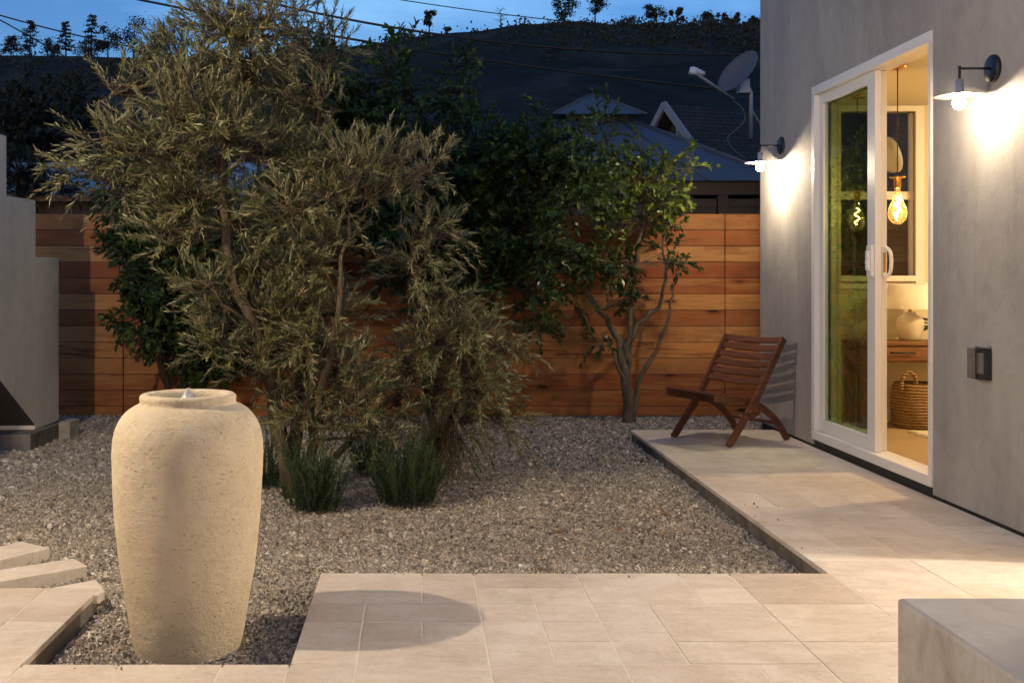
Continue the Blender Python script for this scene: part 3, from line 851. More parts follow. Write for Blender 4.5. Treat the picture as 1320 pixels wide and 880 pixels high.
m = MB(); m.box((.083, .6215, 1.29), (.099, .6275, 1.41)); m.build('latch', M['brass'], door, .001)

hb('door_frame', [((WX-.012, 2.90, .10), (WX+.13, 2.95, 2.389)), ((WX-.012, 4.45, .10), (WX+.13, 4.50, 2.389)), ((WX-.012, 2.90, 2.39), (WX+.13, 4.50, 2.4499))], M['white_vinyl'], .004)

# things in the room
FZ = .11
ct = empty('console_table', (3.95, 8.42, FZ), 'brown wooden console table with a drawer inside the room', 'table')
m = MB(); m.box((-.62, -.17, .63), (.62, .17, .66)); m.build('table_top', M['console_wood'], ct, .004)
m = MB(); m.box((-.59, -.148, .50), (.59, .15, .6295)); m.build('apron', M['console_wood'], ct, .003)
for a in (-1, 1):
    m = MB(); m.box((-.46+a*.10-.0, -.156, .515), (-.46+a*.10+.001, -.1485, .516))
for x in (-.59, .53):
    for y in (-.148, .09):
        m = MB(); m.box((x, y, 0), (x+.06, y+.06, .4995)); m.build('leg', M['console_wood'], ct, .003)
m = MB(); m.box((-.52, -.162, .515), (-.02, -.1485, .615)); dr = m.build('drawer', M['console_wood'], ct, .003)
m = MB(); m.tube([(-.36, -.163, .575), (-.355, -.185, .575), (-.185, -.185, .575), (-.18, -.163, .575)], .007, 8); m.build('handle', M['black_metal'], dr)
tl = empty('table_lamp', (P(1173, 441, 8.40).x, 8.40, FZ+.6605), 'unlit cream table lamp with round ceramic base on the console', 'lamp')
m = MB(); m.lathe([(.072, 0), (.084, .02), (.097, .09), (.099, .14), (.088, .175), (.055, .195), (.043, .203), (.046, .22)], n=28); m.build('lamp_base', M['ceramic'], tl)
m = MB(); m.lathe([(.012, .22), (.012, .27)], n=10); m.build('lamp_stem', M['brass'], tl)
m = MB(); m.lathe([(.19, .245), (.155, .43), (.150, .43), (.185, .245)], n=32, cap=False); m.build('lamp_shade', M['linen'], tl)
bk = empty('wicker_basket', (P(1181, 551, 8.35).x, 8.33, FZ+.0005), 'round woven wicker basket with loop handles under the console', 'basket')
t_ = NT('woven_wicker'); v_ = t_.coord((1, 1, 1)); wv = t_.new('ShaderNodeTexWave', wave_type='BANDS', bands_direction='Z'); wv.inputs['Scale'].default_value = 14; wv.inputs['Distortion'].default_value = 2.5; wv.inputs['Detail'].default_value = 3
t_.link(v_, wv.inputs['Vector'])
wc = t_.ramp(wv.outputs['Fac'], [(0, (.16, .085, .03)), (1, (.42, .27, .12))]); wc = t_.mix(wc, (.5, .45, .4), t_.ramp(t_.noise(v_, 80, 4), [(.45, 0), (.7, .8)]), 'MULTIPLY')
M['wicker'] = t_.done(wc, .8, t_.bump(wv.outputs['Fac'], .9, .012))
m = MB(); prof = []
for i in range(15):
    z = .34*i/14; r = .165 + .025*math.sin(math.pi*min(1, z/.34*.9+.05)); prof.append((r+.004*(i % 2), z))
prof += [(prof[-1][0]-.012, .34), (.165, .03)]
m.lathe(prof, n=30); m.build('basket_body', M['wicker'], bk)
for s in (-1, 1):
    m = MB(); m.tube(curve3([(s*.12-.055, -.12, .30), (s*.12-.048, -.128, .39), (s*.12, -.13, .43), (s*.12+.048, -.128, .39), (s*.12+.055, -.12, .30)], 5), .015, 8); m.build('handle', M['wicker'], bk)
m = MB(); rr = random.Random(4)
rc = P(1192, 554, 8.0)
m.box((rc.x-.02, 7.72, FZ+.0005), (rc.x+.6, 8.05, FZ+.014))
for k in range(14):
    y = 7.73+k*.023; m.tube([(rc.x-.02, y, FZ+.008), (rc.x-.06, y+rr.uniform(-.015,.015), FZ+.012), (rc.x-.10-rr.uniform(0,.03), y+rr.uniform(-.03,.03), FZ+.006)], .006, 5)
o = m.build('rug', M['rug'], origin=(rc.x, 7.9, FZ)); tag(o, 'cream rug with tasselled end on the room floor', 'rug')
vz = empty('bud_vase', (P(1204, 441, 8.36).x, 8.36, FZ+.6605), 'small vase with a leafy sprig at the right of the table lamp', 'vase')
m = MB(); m.lathe([(.03, 0), (.045, .04), (.03, .09), (.015, .10), (.018, .115)], n=16); m.build('vase_body', M['ceramic'], vz)
(lv, lf), (tv, tf) = sprigs(RNG, np.array([[0, 0, .11]]*4), np.array([[-.6, 0, .5], [-.3, .2, .8], [.4, 0, .6], [-.7, -.2, .15]]), .11, 6, .05, .02, .3, .7, NARROW)
np_mesh('sprig', lv, lf, M['yard_dark_leaf'], vz)

def pendant(px, ytop, Y, ybulb, lab, fil='filament'):
    c = P(px, ybulb, Y)
    t = empty('pendant_light', (c.x, c.y, 2.62), lab, 'pendant light', 'filament pendants inside the room')
    dz = c.z - 2.62
    m = MB(); m.tube([(0, 0, -.001), (0, 0, dz+.20)], .0035, 6); m.build('cord', M['black_plastic'], t)
    m = MB(); m.lathe([(.055, 0), (.055, -.02), (.02, -.025)], n=20); m.build('ceiling_rose', M['brass'], t)
    m = MB(); m.lathe([(.008, dz+.205), (.05, dz+.20), (.05, dz+.195), (.021, dz+.19), (.021, dz+.13), (.018, dz+.125)], n=20); m.build('socket', M['brass'], t)
    m = MB(); m.lathe([(.017, dz+.13), (.02, dz+.09), (.035, dz+.045), (.055, dz+.0), (.061, dz-.035), (.052, dz-.075), (.028, dz-.102), (.004, dz-.108)], n=24, cap=False); b = m.build('bulb', M['bulb_glass'], t)
    m = MB(); pts = []
    for k in range(26):
        a = k/25; pts.append((.018*math.sin(a*13), .018*math.cos(a*13), dz+.07-.125*a))
    m.tube(pts, .0034, 5); m.build('filament', M[fil], b)
    return t
pendant(1157, 85, 7.0, 268, 'lit amber filament pendant hanging in the open doorway')
pendant(1105, 85, 8.15, 280, 'dimmer filament pendant seen through the closed glass panel', 'filament_dim')
wb = empty('bowl_shade', P(1143, 202, 8.1), 'white bowl shade hanging in front of the upper window pane', 'lamp shade')
m = MB(); Mx = Matrix.Rotation(R(72), 4, 'Y')
m.lathe([(.004, -.06), (.06, -.052), (.10, -.03), (.13, .01), (.137, .05), (.132, .05), (.125, .012), (.095, -.022), (.004, -.05)], n=28, M=Mx, cap=False); m.build('shade', M['bowl_white'], wb)
m = MB(); m.tube([(-.05, 0, 0), (-.07, 0, .2), (-.07, 0, 2.619-P(1143, 202, 8.1).z)], .003, 6); m.build('cord', M['black_plastic'], wb)

cl_ = empty('fill_ceiling_light', (5.3, 6.9, 2.6204), 'added fill light on the ceiling of the room behind the sliding door', 'ceiling light')  # unseen lamp added to brighten the room
m = MB(); m.lathe([(.19, 0), (.19, -.03), (.17, -.035)], n=28); m.build('light_rim', M['brass'], cl_)
m = MB(); m.lathe([(.165, -.0355), (.16, -.06), (.12, -.085), (.06, -.098), (.002, -.102)], n=28, cap=False); m.build('diffuser', M['fill_glow'], cl_)
rl = empty('globe_light', (5.0, 4.1, 2.62), 'frosted globe light hanging in the near room behind the other doorway', 'pendant light')
m = MB(); m.tube([(0, 0, 0), (0, 0, -.40)], .006, 6); m.build('cord', M['black_plastic'], rl)
m = MB(); m.lathe([(.02, -.40), (.03, -.42), (.085, -.46), (.11, -.53), (.085, -.60), (.03, -.64), (.002, -.645)], n=18, cap=False); m.build('globe', M['globe'], rl)

# weatherproof outlet
oc = Vector((WX, 5.27, .84))
ob = empty('outlet_box', oc, 'black weatherproof outlet with clear bubble cover on the house wall', 'outlet box')
m = MB(); m.box((-.022, -.060, -.076), (-.0005, .060, .076)); m.build('backplate', M['black_plastic'], ob, .004)
m = MB(); m.box((-.030, -.03, -.05), (-.0225, .03, .05)); m.build('socket', M['grey_metal'], ob, .003)
m = MB(); a = .0015
m.box((-.062, -.058, -.074), (-.060, .058, .074)); m.box((-.060, -.058, .072), (-.0225, .058, .074)); m.box((-.060, -.058, -.074), (-.0225, .058, -.072)); m.box((-.060, -.058, -.072), (-.0225, -.056, .072)); m.box((-.060, .056, -.072), (-.0225, .058, .072))
m.build('cover', M['clear_cover'], ob, .0008, 1)
m = MB(); m.box((-.028, -.064, .0765), (-.004, .064, .088)); m.build('hinge', M['grey_metal'], ob, .002)

# stucco block in the near right corner
m = MB(); m.box((1.09, 0.9, PZ), (2.72, 2.48, PZ+.45))
o = m.build('stucco_block', M['block_stucco'], bevel=.010, origin=(1.9, 1.7, PZ)); tag(o, 'low stained stucco block at the near right corner of the patio', 'stucco block')

# wall lamps
def wall_lamp(y, lab, x=WX, side=-1, z=2.255, bulb='bulb'):
    t = empty('wall_lamp', (x, y, z), lab, 'wall lamp', 'dish shaded wall lamps')
    s = side
    Mx = Matrix.Rotation(R(90*s), 4, 'Y')
    m = MB(); m.lathe([(.066, .0005), (.066, .014), (.06, .02), (.0, .02)], n=28, M=Mx); m.build('backplate', M['black_metal'], t)
    m = MB(); m.tube([(s*.018, 0, 0), (s*.172, 0, 0)], .006, 10); m.tube([(s*.166, 0, .012), (s*.166, 0, -.055)], .007, 10); m.build('arm', M['black_metal'], t)
    m = MB(); m.lathe([(.010, -.05), (.019, -.056), (.019, -.115), (.024, -.125)], c=(s*.166, 0, 0), n=18); m.build('socket', M['grey_metal'], t)
    m = MB(); m.lathe([(.021, -.116), (.06, -.119), (.113, -.128), (.117, -.131), (.113, -.132), (.06, -.123), (.021, -.120)], c=(s*.166, 0, 0), n=40, cap=False); m.build('shade', M['shade_enamel'], t)
    m = MB(); m.lathe([(.012, -.126), (.015, -.132), (.026, -.146), (.031, -.165), (.026, -.184), (.012, -.194), (.002, -.196)], c=(s*.166, 0, 0), n=14); m.build('bulb', M[bulb], t)
    return t
wall_lamp(5.19, 'lit wall lamp to the right of the sliding door')
wall_lamp(8.226, 'lit wall lamp at the far corner of the house wall', bulb='far_bulb')

# unseen rear wall added for bounce light, with two globes added as front fill
hb('rear_bounce_wall', [((-4.6, -1.65, -.1), (WX-.001, -1.401, 3.6))], M['house_stucco'])
for x_, lab in ((-1.7, 'added fill globe on the unseen rear wall, nearer the urn'), (1.0, 'added fill globe on the unseen rear wall, nearer the sliding door')):
    t = empty('fill_light', (x_, -1.40, 2.5), lab, 'wall lamp', 'added fill globes on the rear wall')
    m = MB(); m.box((-.05, .0, -.09), (.05, .03, .09)); m.tube([(0, .03, 0), (0, .12, .02), (0, .16, -.04)], .012, 8); m.build('bracket', M['black_metal'], t)
    m = MB(); m.lathe([(.03, -.05), (.07, -.07), (.10, -.14), (.07, -.21), (.03, -.235), (.002, -.24)], c=(0, .16, 0), n=18, cap=False); m.build('globe', M['fill_globe'], t)

# left-hand house wall outside the frame, with its own lamp
lh = empty('side_house', (-2.72, 2.5, 0), 'plain stucco side wall to the left of the patio', 'house')
m = MB(); m.box((-.25, -3, -.1), (0, 2.9, 5.0)); m.build('outer_wall', M['stair_stucco'], lh)
wall_lamp(3.50, 'lit wall lamp on the side wall left of the urn', -2.72, 1, 2.78, 'strong_bulb')

# ------------------------------------------------------------------ urn fountain
ux, uy = -.786, 3.70
urn = empty('fountain_urn', (ux, uy, 0), 'tall sand coloured stone urn fountain bubbling in the gravel', 'urn')
ctrl = [(.170, -.02), (.176, .0), (.184, .03), (.196, .10), (.209, .18), (.222, .26), (.235, .36), (.2455, .47), (.2505, .57), (.2525, .655), (.2515, .695), (.2465, .735), (.236, .766), (.219, .794), (.199, .813), (.182, .824), (.168, .8295), (.159, .832), (.158, .836), (.162, .842), (.164, .851), (.163, .861), (.158, .866), (.142, .867), (.128, .865), (.124, .858), (.122, .83), (.13, .80)]
prof = []
for (r0, z0), (r1, z1) in zip(ctrl, ctrl[1:]):
    nn = max(1, int(math.hypot(r1-r0, z1-z0)/.012))
    prof += [(r0+(r1-r0)*i/nn, z0+(z1-z0)*i/nn) for i in range(nn)]
prof.append(ctrl[-1])
for _ in range(2):
    prof = [prof[0]] + [tuple((prof[i-1][k]+2*prof[i][k]+prof[i+1][k])/4 for k in (0, 1)) for i in range(1, len(prof)-1)] + [prof[-1]]
n = 120; vsx = []
for r, z in prof:
    for k in range(n):
        a = 2*math.pi*k/n; p = Vector((math.cos(a)*r, math.sin(a)*r, z))
        d = .0016*mnoise.fractal(p*9, 1, 2, 4)
        vsx.append((p.x+math.cos(a)*d, p.y+math.sin(a)*d, p.z+d*.4))
fs = [(i*n+k, i*n+(k+1) % n, (i+1)*n+(k+1) % n, (i+1)*n+k) for i in range(len(prof)-1) for k in range(n)]
m = MB(); m.add(vsx, fs, True); m.build('urn_body', M['urn'], urn)
m = MB(); m.lathe([(.1235, .838), (.05, .839), (.001, .839)], n=40, cap=False); m.build('water', M['water'], urn)
m = MB(); m.lathe([(.05, .8395), (.034, .843), (.020, .852), (.016, .864), (.013, .874), (.008, .880), (.0005, .883)], c=(0, 0, 0), n=14, cap=False)
m.v = [tuple(Vector(p)+Vector((mnoise.noise(Vector(p)*70), mnoise.noise(Vector(p)*70+Vector((5,5,5))), 0))*.006) for p in m.v]
m.build('water_jet', M['foam'], urn)

# ------------------------------------------------------------------ folding chair
cf = Vector((-.86, -.51, 0)).normalized(); cs = Vector((.51, -.86, 0)).normalized()
c0 = Vector((2.157, 7.51, PZ))
chair = empty('folding_chair', c0 + cs*-.28, 'reddish brown slatted wooden folding chair on the patio by the wall', 'chair')
def CP(t, z, s): return -cf*t + cs*(s) + Vector((0, 0, z))      # relative to the chair's origin: t back, s sideways
def rail(name, prof, s, w, t, par=chair):
    m = MB(); vs, fs = [], []
    n = len(prof)
    for i, (a, z) in enumerate(prof):
        d = Vector((prof[min(i+1, n-1)][0]-prof[max(i-1, 0)][0], prof[min(i+1, n-1)][1]-prof[max(i-1, 0)][1])).normalized()
        nx_, nz_ = -d.y, d.x
        for sg, e in ((-1, -1), (1, -1), (1, 1), (-1, 1)):
            vs.append(CP(a+nx_*e*t/2, max(0.0, z+nz_*e*t/2), s+sg*w/2))
    for i in range(n-1):
        for k in range(4): fs.append((i*4+k, i*4+(k+1) % 4, (i+1)*4+(k+1) % 4, (i+1)*4+k))
    fs += [(3, 2, 1, 0), (4*n-4, 4*n-3, 4*n-2, 4*n-1)]
    m.add(vs, fs); return m.build(name, M['chair_wood'], par, .003)
def interp(pts, n):
    out = []
    L = [0]
    for a, b in zip(pts, pts[1:]): L.append(L[-1]+math.hypot(b[0]-a[0], b[1]-a[1]))
    P0 = [pts[0]]+list(pts)+[pts[-1]]
    for k in range(n):
        u = L[-1]*k/(n-1)
        i = min(len(pts)-2, max(j for j in range(len(L)) if L[j] <= u+1e-9)); t = (u-L[i])/(L[i+1]-L[i])
        p0, p1, p2, p3 = P0[i], P0[i+1], P0[i+2], P0[i+3]
        out.append(tuple(.5*((2*p1[q])+(-p0[q]+p2[q])*t+(2*p0[q]-5*p1[q]+4*p2[q]-p3[q])*t*t+(-p0[q]+3*p1[q]-3*p2[q]+p3[q])*t**3) for q in (0, 1)))
    return out
stile = interp([(-.015, .0), (.12, .155), (.235, .29), (.33, .42), (.45, .60), (.545, .74)], 16)
seatr = interp([(-.105, .345), (.06, .315), (.20, .290), (.33, .262), (.46, .185), (.555, .09), (.62, .0)], 18)
W2 = .28
for s in (-1, 1):
    rail('back_stile', stile, s*(W2-.012), .024, .052)
    rail('seat_rail', seatr, s*(W2-.045), .022, .048)
def at_curve(c, u):
    L = [0]
    for a, b in zip(c, c[1:]): L.append(L[-1]+math.hypot(b[0]-a[0], b[1]-a[1]))
    u *= L[-1]; i = max(j for j in range(len(c)-1) if L[j] <= u+1e-9); t = (u-L[i])/(L[i+1]-L[i])
    d = Vector((c[i+1][0]-c[i][0], c[i+1][1]-c[i][1])).normalized()
    return (c[i][0]+(c[i+1][0]-c[i][0])*t, c[i][1]+(c[i+1][1]-c[i][1])*t), d
for k in range(6):
    (a, z), d = at_curve(stile, .985-.075*k)
    m = MB(); vs, fs = [], []
    for j in range(9):
        q = -1+2*j/8; bow = .022*(1-q*q)
        for e1, e2 in ((-1, -1), (1, -1), (1, 1), (-1, 1)):
            vs.append(CP(a + bow*d.y + d.x*e1*.0235 + d.y*e2*.007, z - bow*d.x + d.y*e1*.0235 - d.x*e2*.007, q*(W2-.0245)))
    for j in range(8):
        for k2 in range(4): fs.append((j*4+k2, j*4+(k2+1) % 4, (j+1)*4+(k2+1) % 4, (j+1)*4+k2))
    fs += [(3, 2, 1, 0), (32, 33, 34, 35)]
    m.add(vs, fs); m.build('back_slat', M['chair_wood'], chair, .002)
for k in range(8):
    (a, z), d = at_curve(seatr, .018+.064*k)
    m = MB(); vs = []
    for q in (-1, 1):
        for e1, e2 in ((-1, -1), (1, -1), (1, 1), (-1, 1)):
            vs.append(CP(a + d.x*e1*.023 - d.y*(.030+e2*.0065), z + d.y*e1*.023 + d.x*(.030+e2*.0065), q*(W2-.031)))
    m.add(vs, [(3, 2, 1, 0), (4, 5, 6, 7), (0, 1, 5, 4), (1, 2, 6, 5), (2, 3, 7, 6), (3, 0, 4, 7)])
    m.build('seat_slat', M['chair_wood'], chair, .002)
m = MB(); m.bar(CP(.50, .135, -W2+.06), CP(.50, .135, W2-.06), .03, .02); m.build('stretcher', M['chair_wood'], chair, .002)
m = MB(); m.bar(CP(.10, .11, -W2+.026), CP(.10, .11, W2-.026), .03, .02)
for s in (-1, 1):
    (a, z), d = at_curve(stile, .40)
    m = MB(); m.box((-.03, -.03, -.012), (.03, .03, .012), Matrix.Translation(CP(a-.02, z-.05, s*(W2+.006))) @ Matrix.Rotation(math.atan2(-cf.y, -cf.x), 4, 'Z') @ Matrix.Rotation(R(-50), 4, 'Y') @ Matrix.Rotation(R(90), 4, 'X'))
    m.build('hinge_block', M['chair_wood'], chair, .002)

# ------------------------------------------------------------------ yard plants
rng = np.random.default_rng(21)
oA = [((-.72, 6.2, -.03), P(352, 500, 6.15), P(330, 420, 6.1), P(292, 320, 6.1), P(286, 215, 6.15), P(300, 110, 6.2), P(310, 40, 6.2)),
      ((-.70, 6.22, -.03), P(382, 520, 6.25), P(392, 430, 6.3), P(380, 320, 6.3), P(400, 200, 6.35), P(420, 110, 6.4)),
      ((-.66, 6.18, -.03), P(402, 540, 6.1), P(428, 460, 6.05), P(438, 380, 6.0), P(450, 280, 6.05)),
      (P(286, 225, 6.15), P(240, 195, 6.05), P(180, 165, 6.0), P(130, 130, 6.0)),
      (P(340, 430, 6.12), P(300, 400, 5.95), P(250, 360, 5.9))]
stA = [(oA[0], .052, .010), (oA[1], .046, .009), (oA[2], .036, .008), (oA[3], .014, .006), (oA[4], .014, .005)]
clA = [(300,40,50,32),(235,85,44,34),(320,90,44,40),(170,115,40,26),(240,140,52,36),(140,185,40,26),(205,200,50,34),(112,222,28,14),(150,238,32,18),(290,170,42,36),(250,252,42,32),(225,300,32,34),(270,215,36,30),(305,285,32,28),(270,25,30,26),(345,30,30,36),
       (390,50,26,44,.55,.4),(430,60,20,38,.55,.4),(400,130,40,40,.55,.4),(355,120,30,46,.5,.3),
       (345,200,36,34),(400,215,42,32),(460,208,34,24),(512,207,32,18,.9),(560,210,24,11,.8),(440,252,32,26),(370,265,36,30),(480,240,26,18,.8),
       (330,345,44,34),(300,398,36,34),(360,395,46,36),(400,440,42,38),(350,450,36,28),(440,478,34,32),(400,500,38,28),(462,520,28,26),(435,400,26,24,.8),(395,335,34,30),(432,308,28,28,.9),(270,370,26,22),(280,440,26,22,.8),(385,535,30,22,.8),(430,545,32,20,.8),(330,480,26,22,.7),(490,550,28,18,.7)]
make_tree('olive_tree', 'large silvery olive tree with several trunks behind the urn', 'tree', (-.70, 6.2, 0), stA, clA, M['olive_leaf'], M['olive_bark'], NARROW, .20, 22, .060, .0086, .16, .8, 2.6, rng, Yc=6.15, dspread=.32, up=.55)
oB = [((-.02, 6.7, -.03), P(560, 560, 6.65), P(545, 480, 6.6), P(540, 400, 6.55), P(532, 310, 6.5), P(530, 220, 6.5)),
      ((-.62, 6.25, -.03), P(440, 580, 6.35), P(470, 545, 6.45), P(520, 500, 6.5), P(590, 440, 6.5)),
      ((.0, 6.72, -.03), P(575, 560, 6.7), P(600, 490, 6.6), P(640, 440, 6.5))]
stB = [(oB[0], .035, .007), (oB[1], .026, .007), (oB[2], .024, .006)]
clB = [(546,225,16,32,.8),(560,300,24,36,.9),(535,345,32,28,.9),(575,390,34,26),(562,432,38,30),(612,430,36,28),(652,448,28,18),(620,500,36,28),(562,490,34,32),(645,535,22,24,.9),(592,545,32,22,.9),(525,468,26,28),(510,520,28,28),(600,465,30,24)]
make_tree('olive_tree', 'smaller drooping olive tree between the large olive and the fence', 'tree', (-.02, 6.7, 0), stB, clB, M['olive_leaf'], M['olive_bark'], NARROW, .19, 22, .058, .0086, .34, .8, 2.1, rng, Yc=6.55, dspread=.28, up=.30)
# dry hanging twigs
N = 130
org = np.array(P(568, 545, 6.6)) + rng.normal(size=(N,3))*np.array([.07, .07, .06])
pv = prisms(org, org+np.array([0,0,-.12])+rng.normal(0,.02,(N,3)), org+np.array([0,0,-.27])+rng.normal(0,.045,(N,3)), .003, .0012, rng)
(l2, f2), _ = sprigs(rng, org, np.tile([0, 0, -1.0], (N,1))+rng.normal(0,.2,(N,3)), .24, 10, .03, .006, .1, .4, NARROW)
b_ = np.array(P(568, 560, 6.6)); v, f = join([pv, (l2, f2)])
o = np_mesh('dry_twig_bundle', v-b_, f, M['dry_twig']); o.location = b_; tag(o, 'bundle of dry brown twigs hanging below the smaller olive', 'dry twigs')

# broadleaf hedge trees against the fence
rng = np.random.default_rng(5)
hm = [((.38, 9.25, -.03), P(598, 470, 9.2), P(590, 380, 9.15), P(580, 280, 9.1), P(560, 180, 9.1), P(510, 90, 9.1)),
      ((.42, 9.25, -.03), P(612, 460, 9.2), P(640, 360, 9.1), P(670, 280, 9.0), P(720, 230, 9.0), P(790, 170, 9.0)),
      (P(580, 280, 9.1), P(590, 200, 9.1), P(595, 90, 9.1))]
sh = [(hm[0], .05, .008), (hm[1], .04, .007), (hm[2], .02, .005)]
cl = [(480,160,42,50,.9),(510,215,56,52),(470,250,40,50),(575,235,54,50),(640,215,46,36),(690,210,42,42),(605,295,60,52),(555,330,50,46),(530,280,50,50),(672,285,46,42),(735,245,40,30),(640,350,40,36),(700,320,32,28,.8),(765,225,34,22,.8),(735,205,30,26,.7),(690,370,22,30,.6),
      (500,90,22,40,.55),(520,60,12,14,.5),(590,120,14,46,.7),(597,85,12,18,.8),(530,130,34,18,.7),(560,165,30,20,.6),(610,170,22,34,.6),(720,175,12,22,.7),(700,150,8,12,.6),(760,190,20,14,.6),(785,152,16,10,.7),(660,180,20,20,.6),(570,390,40,36,.8),(500,330,36,40,.8)]
make_tree('broadleaf_tree', 'dark glossy leaved tree spreading over the middle of the fence', 'tree', (.40, 9.25, 0), sh, cl, M['citrus_leaf'], M['dark_bark'], BROAD, .20, 9, .072, .035, .15, .95, 1.65, rng, Yc=9.0, dspread=.45, up=.5)
rng = np.random.default_rng(8)
base = G(811, 546)
cr_ = [(base+Vector((0,0,-.03)), P(806, 490, 9.36), P(800, 440, 9.35), P(790, 425, 9.33), P(765, 390, 9.3), P(722, 330, 9.25), P(700, 270, 9.2)),
       (P(808, 500, 9.36), P(812, 440, 9.35), P(825, 415, 9.33), P(850, 395, 9.3), P(858, 350, 9.28), P(855, 310, 9.25), P(860, 250, 9.25)),
       (base+Vector((.03,.02,-.03)), P(822, 495, 9.38), P(848, 450, 9.36), P(862, 410, 9.33), P(868, 370, 9.3), P(880, 330, 9.28)),
       (P(810, 470, 9.35), P(812, 420, 9.33), P(818, 350, 9.28), P(830, 290, 9.25), P(835, 220, 9.25), P(826, 185, 9.25)),
       (P(806, 495, 9.36), P(792, 455, 9.32), P(775, 430, 9.28))]
sr = [(cr_[0], .055, .010), (cr_[1], .030, .007), (cr_[2], .028, .006), (cr_[3], .030, .006), (cr_[4], .02, .006)]
cl = [(820,225,34,26,1),(840,250,48,34,1),(870,215,36,14,.8),(893,203,18,8,.8),(830,290,48,32,.9),(785,245,32,24,.6),(868,268,24,16,.5),(826,195,12,20,.8),(790,290,34,26,.7),(870,285,14,12,.9),(800,215,22,18,.7)]
make_tree('citrus_tree', 'small citrus tree with bare forked trunks and bright leaves by the fence', 'tree', base, sr, cl, M['citrus_leaf_bright'], M['citrus_bark'], BROAD, .16, 9, .064, .033, .12, .95, .85, rng, Yc=9.25, dspread=.28, up=.55)
# climber sprays in front of the fence, left of the citrus trunk
vs_ = [(P(680, 250, 9.2), P(720, 320, 9.2), P(735, 345, 9.18), P(770, 335, 9.15), P(800, 345, 9.15)), (P(700, 290, 9.2), P(692, 360, 9.2), P(690, 400, 9.2)), (P(720, 330, 9.2), P(750, 400, 9.2), P(775, 450, 9.2))]
make_tree('trailing_shrub', 'dark leafy sprays trailing across the boards left of the citrus trunk', 'shrub', G(640, 545), [(v_, .012, .005) for v_ in [(G(640, 545), P(660, 420, 9.3), P(680, 250, 9.2))] + vs_],
          [(765,335,34,18,1),(800,345,26,18,1),(805,385,16,14,.8),(690,400,16,24,.9),(700,350,26,26,.8),(740,330,22,16,.8),(725,385,16,14,.6),(690,425,12,12,.8),(775,440,10,16,.7),(745,390,14,12,.6),(860,330,18,20,.5),(885,340,8,8,.6)], M['citrus_leaf'], M['citrus_bark'], BROAD, .15, 9, .066, .034, .3, .95, 1.3, rng, Yc=9.2, dspread=.14, up=.1)
rng = np.random.default_rng(14)
hl = [(G(222, 545)+Vector((0,0,-.03)), P(212, 450, 9.2), P(195, 350, 9.15), P(180, 260, 9.1)), (G(236, 545)+Vector((0,0,-.03)), P(240, 450, 9.2), P(250, 350, 9.15), P(260, 260, 9.1)), (G(250, 545), P(270, 460, 9.2), P(300, 380, 9.15))]
make_tree('broadleaf_tree', 'dark leafy shrub tree at the left end of the fence', 'tree', G(232, 545), [(h, .035, .008) for h in hl],
          [(165,265,30,34),(200,250,50,50),(185,320,44,44),(225,350,50,50),(250,290,50,50),(220,420,44,44),(280,410,50,50),(190,400,30,34,.7),(265,460,46,36),(300,340,50,50),(310,440,40,50),(140,225,22,24,.6),(165,410,14,18,.6),(360,300,60,80,.9),(430,200,50,80,1),(400,110,46,60,.9),(330,380,40,60,.8)], M['citrus_leaf'], M['dark_bark'], BROAD, .20, 9, .074, .036, .2, .95, 1.75, rng, Yc=9.1, dspread=.45, up=.4)

# rosemary bushes
def rosemary(px, py, w, h, label, n, seed):
    rg = np.random.default_rng(seed)
    b = G(px, py)
    k = b.y/F
    t = empty('rosemary_bush', b, label, 'shrub', 'rosemary bushes under the olives')
    ang = rg.uniform(0, 2*math.pi, n); rad = np.sqrt(rg.uniform(0, 1, n))
    org = np.stack([np.cos(ang)*rad*w*k*.33, np.sin(ang)*rad*w*k*.33, np.zeros(n)], -1)
    d = np.stack([np.cos(ang)*rad*.26, np.sin(ang)*rad*.26, np.ones(n)], -1) + rg.normal(0, .11, (n,3))
    Hh = h*k*(1.0-.35*rad**2)*rg.uniform(.6, 1.12, n)
    (lv, lf), (tv, tf) = sprigs(rg, org, d, 1.0, 54, .023, .0046, .02, .8, NARROW, .3)
    # scale every stem to its own height
    lv = lv.reshape(n, -1, 3); ax = org[:,None,:]
    per = lv.shape[1]//54
    lv4 = lv.reshape(n, 54, per, 3); c = lv4[:,:,:1,:]
    lv4 = (c-ax[:,None])*Hh[:,None,None,None] + ax[:,None] + (lv4-c)
    tv = tv.reshape(n, 9, 3); tv = (tv-ax)*Hh[:,None,None] + ax
    np_mesh('foliage', lv4.reshape(-1,3), lf, M['rosemary'], t)
    np_mesh('stems', tv.reshape(-1,3), tf, M['dark_bark'], t)
rosemary(405, 660, 84, 105, 'upright rosemary bush at the foot of the large olive, nearest the urn', 210, 1)
rosemary(524, 652, 100, 108, 'wider rosemary bush standing right of the others', 260, 2)
rosemary(478, 612, 66, 80, 'rosemary bush farthest back, in shade between two others', 110, 3)
rosemary(342, 630, 40, 85, 'rosemary bush mostly hidden behind the right side of the urn', 80, 4)

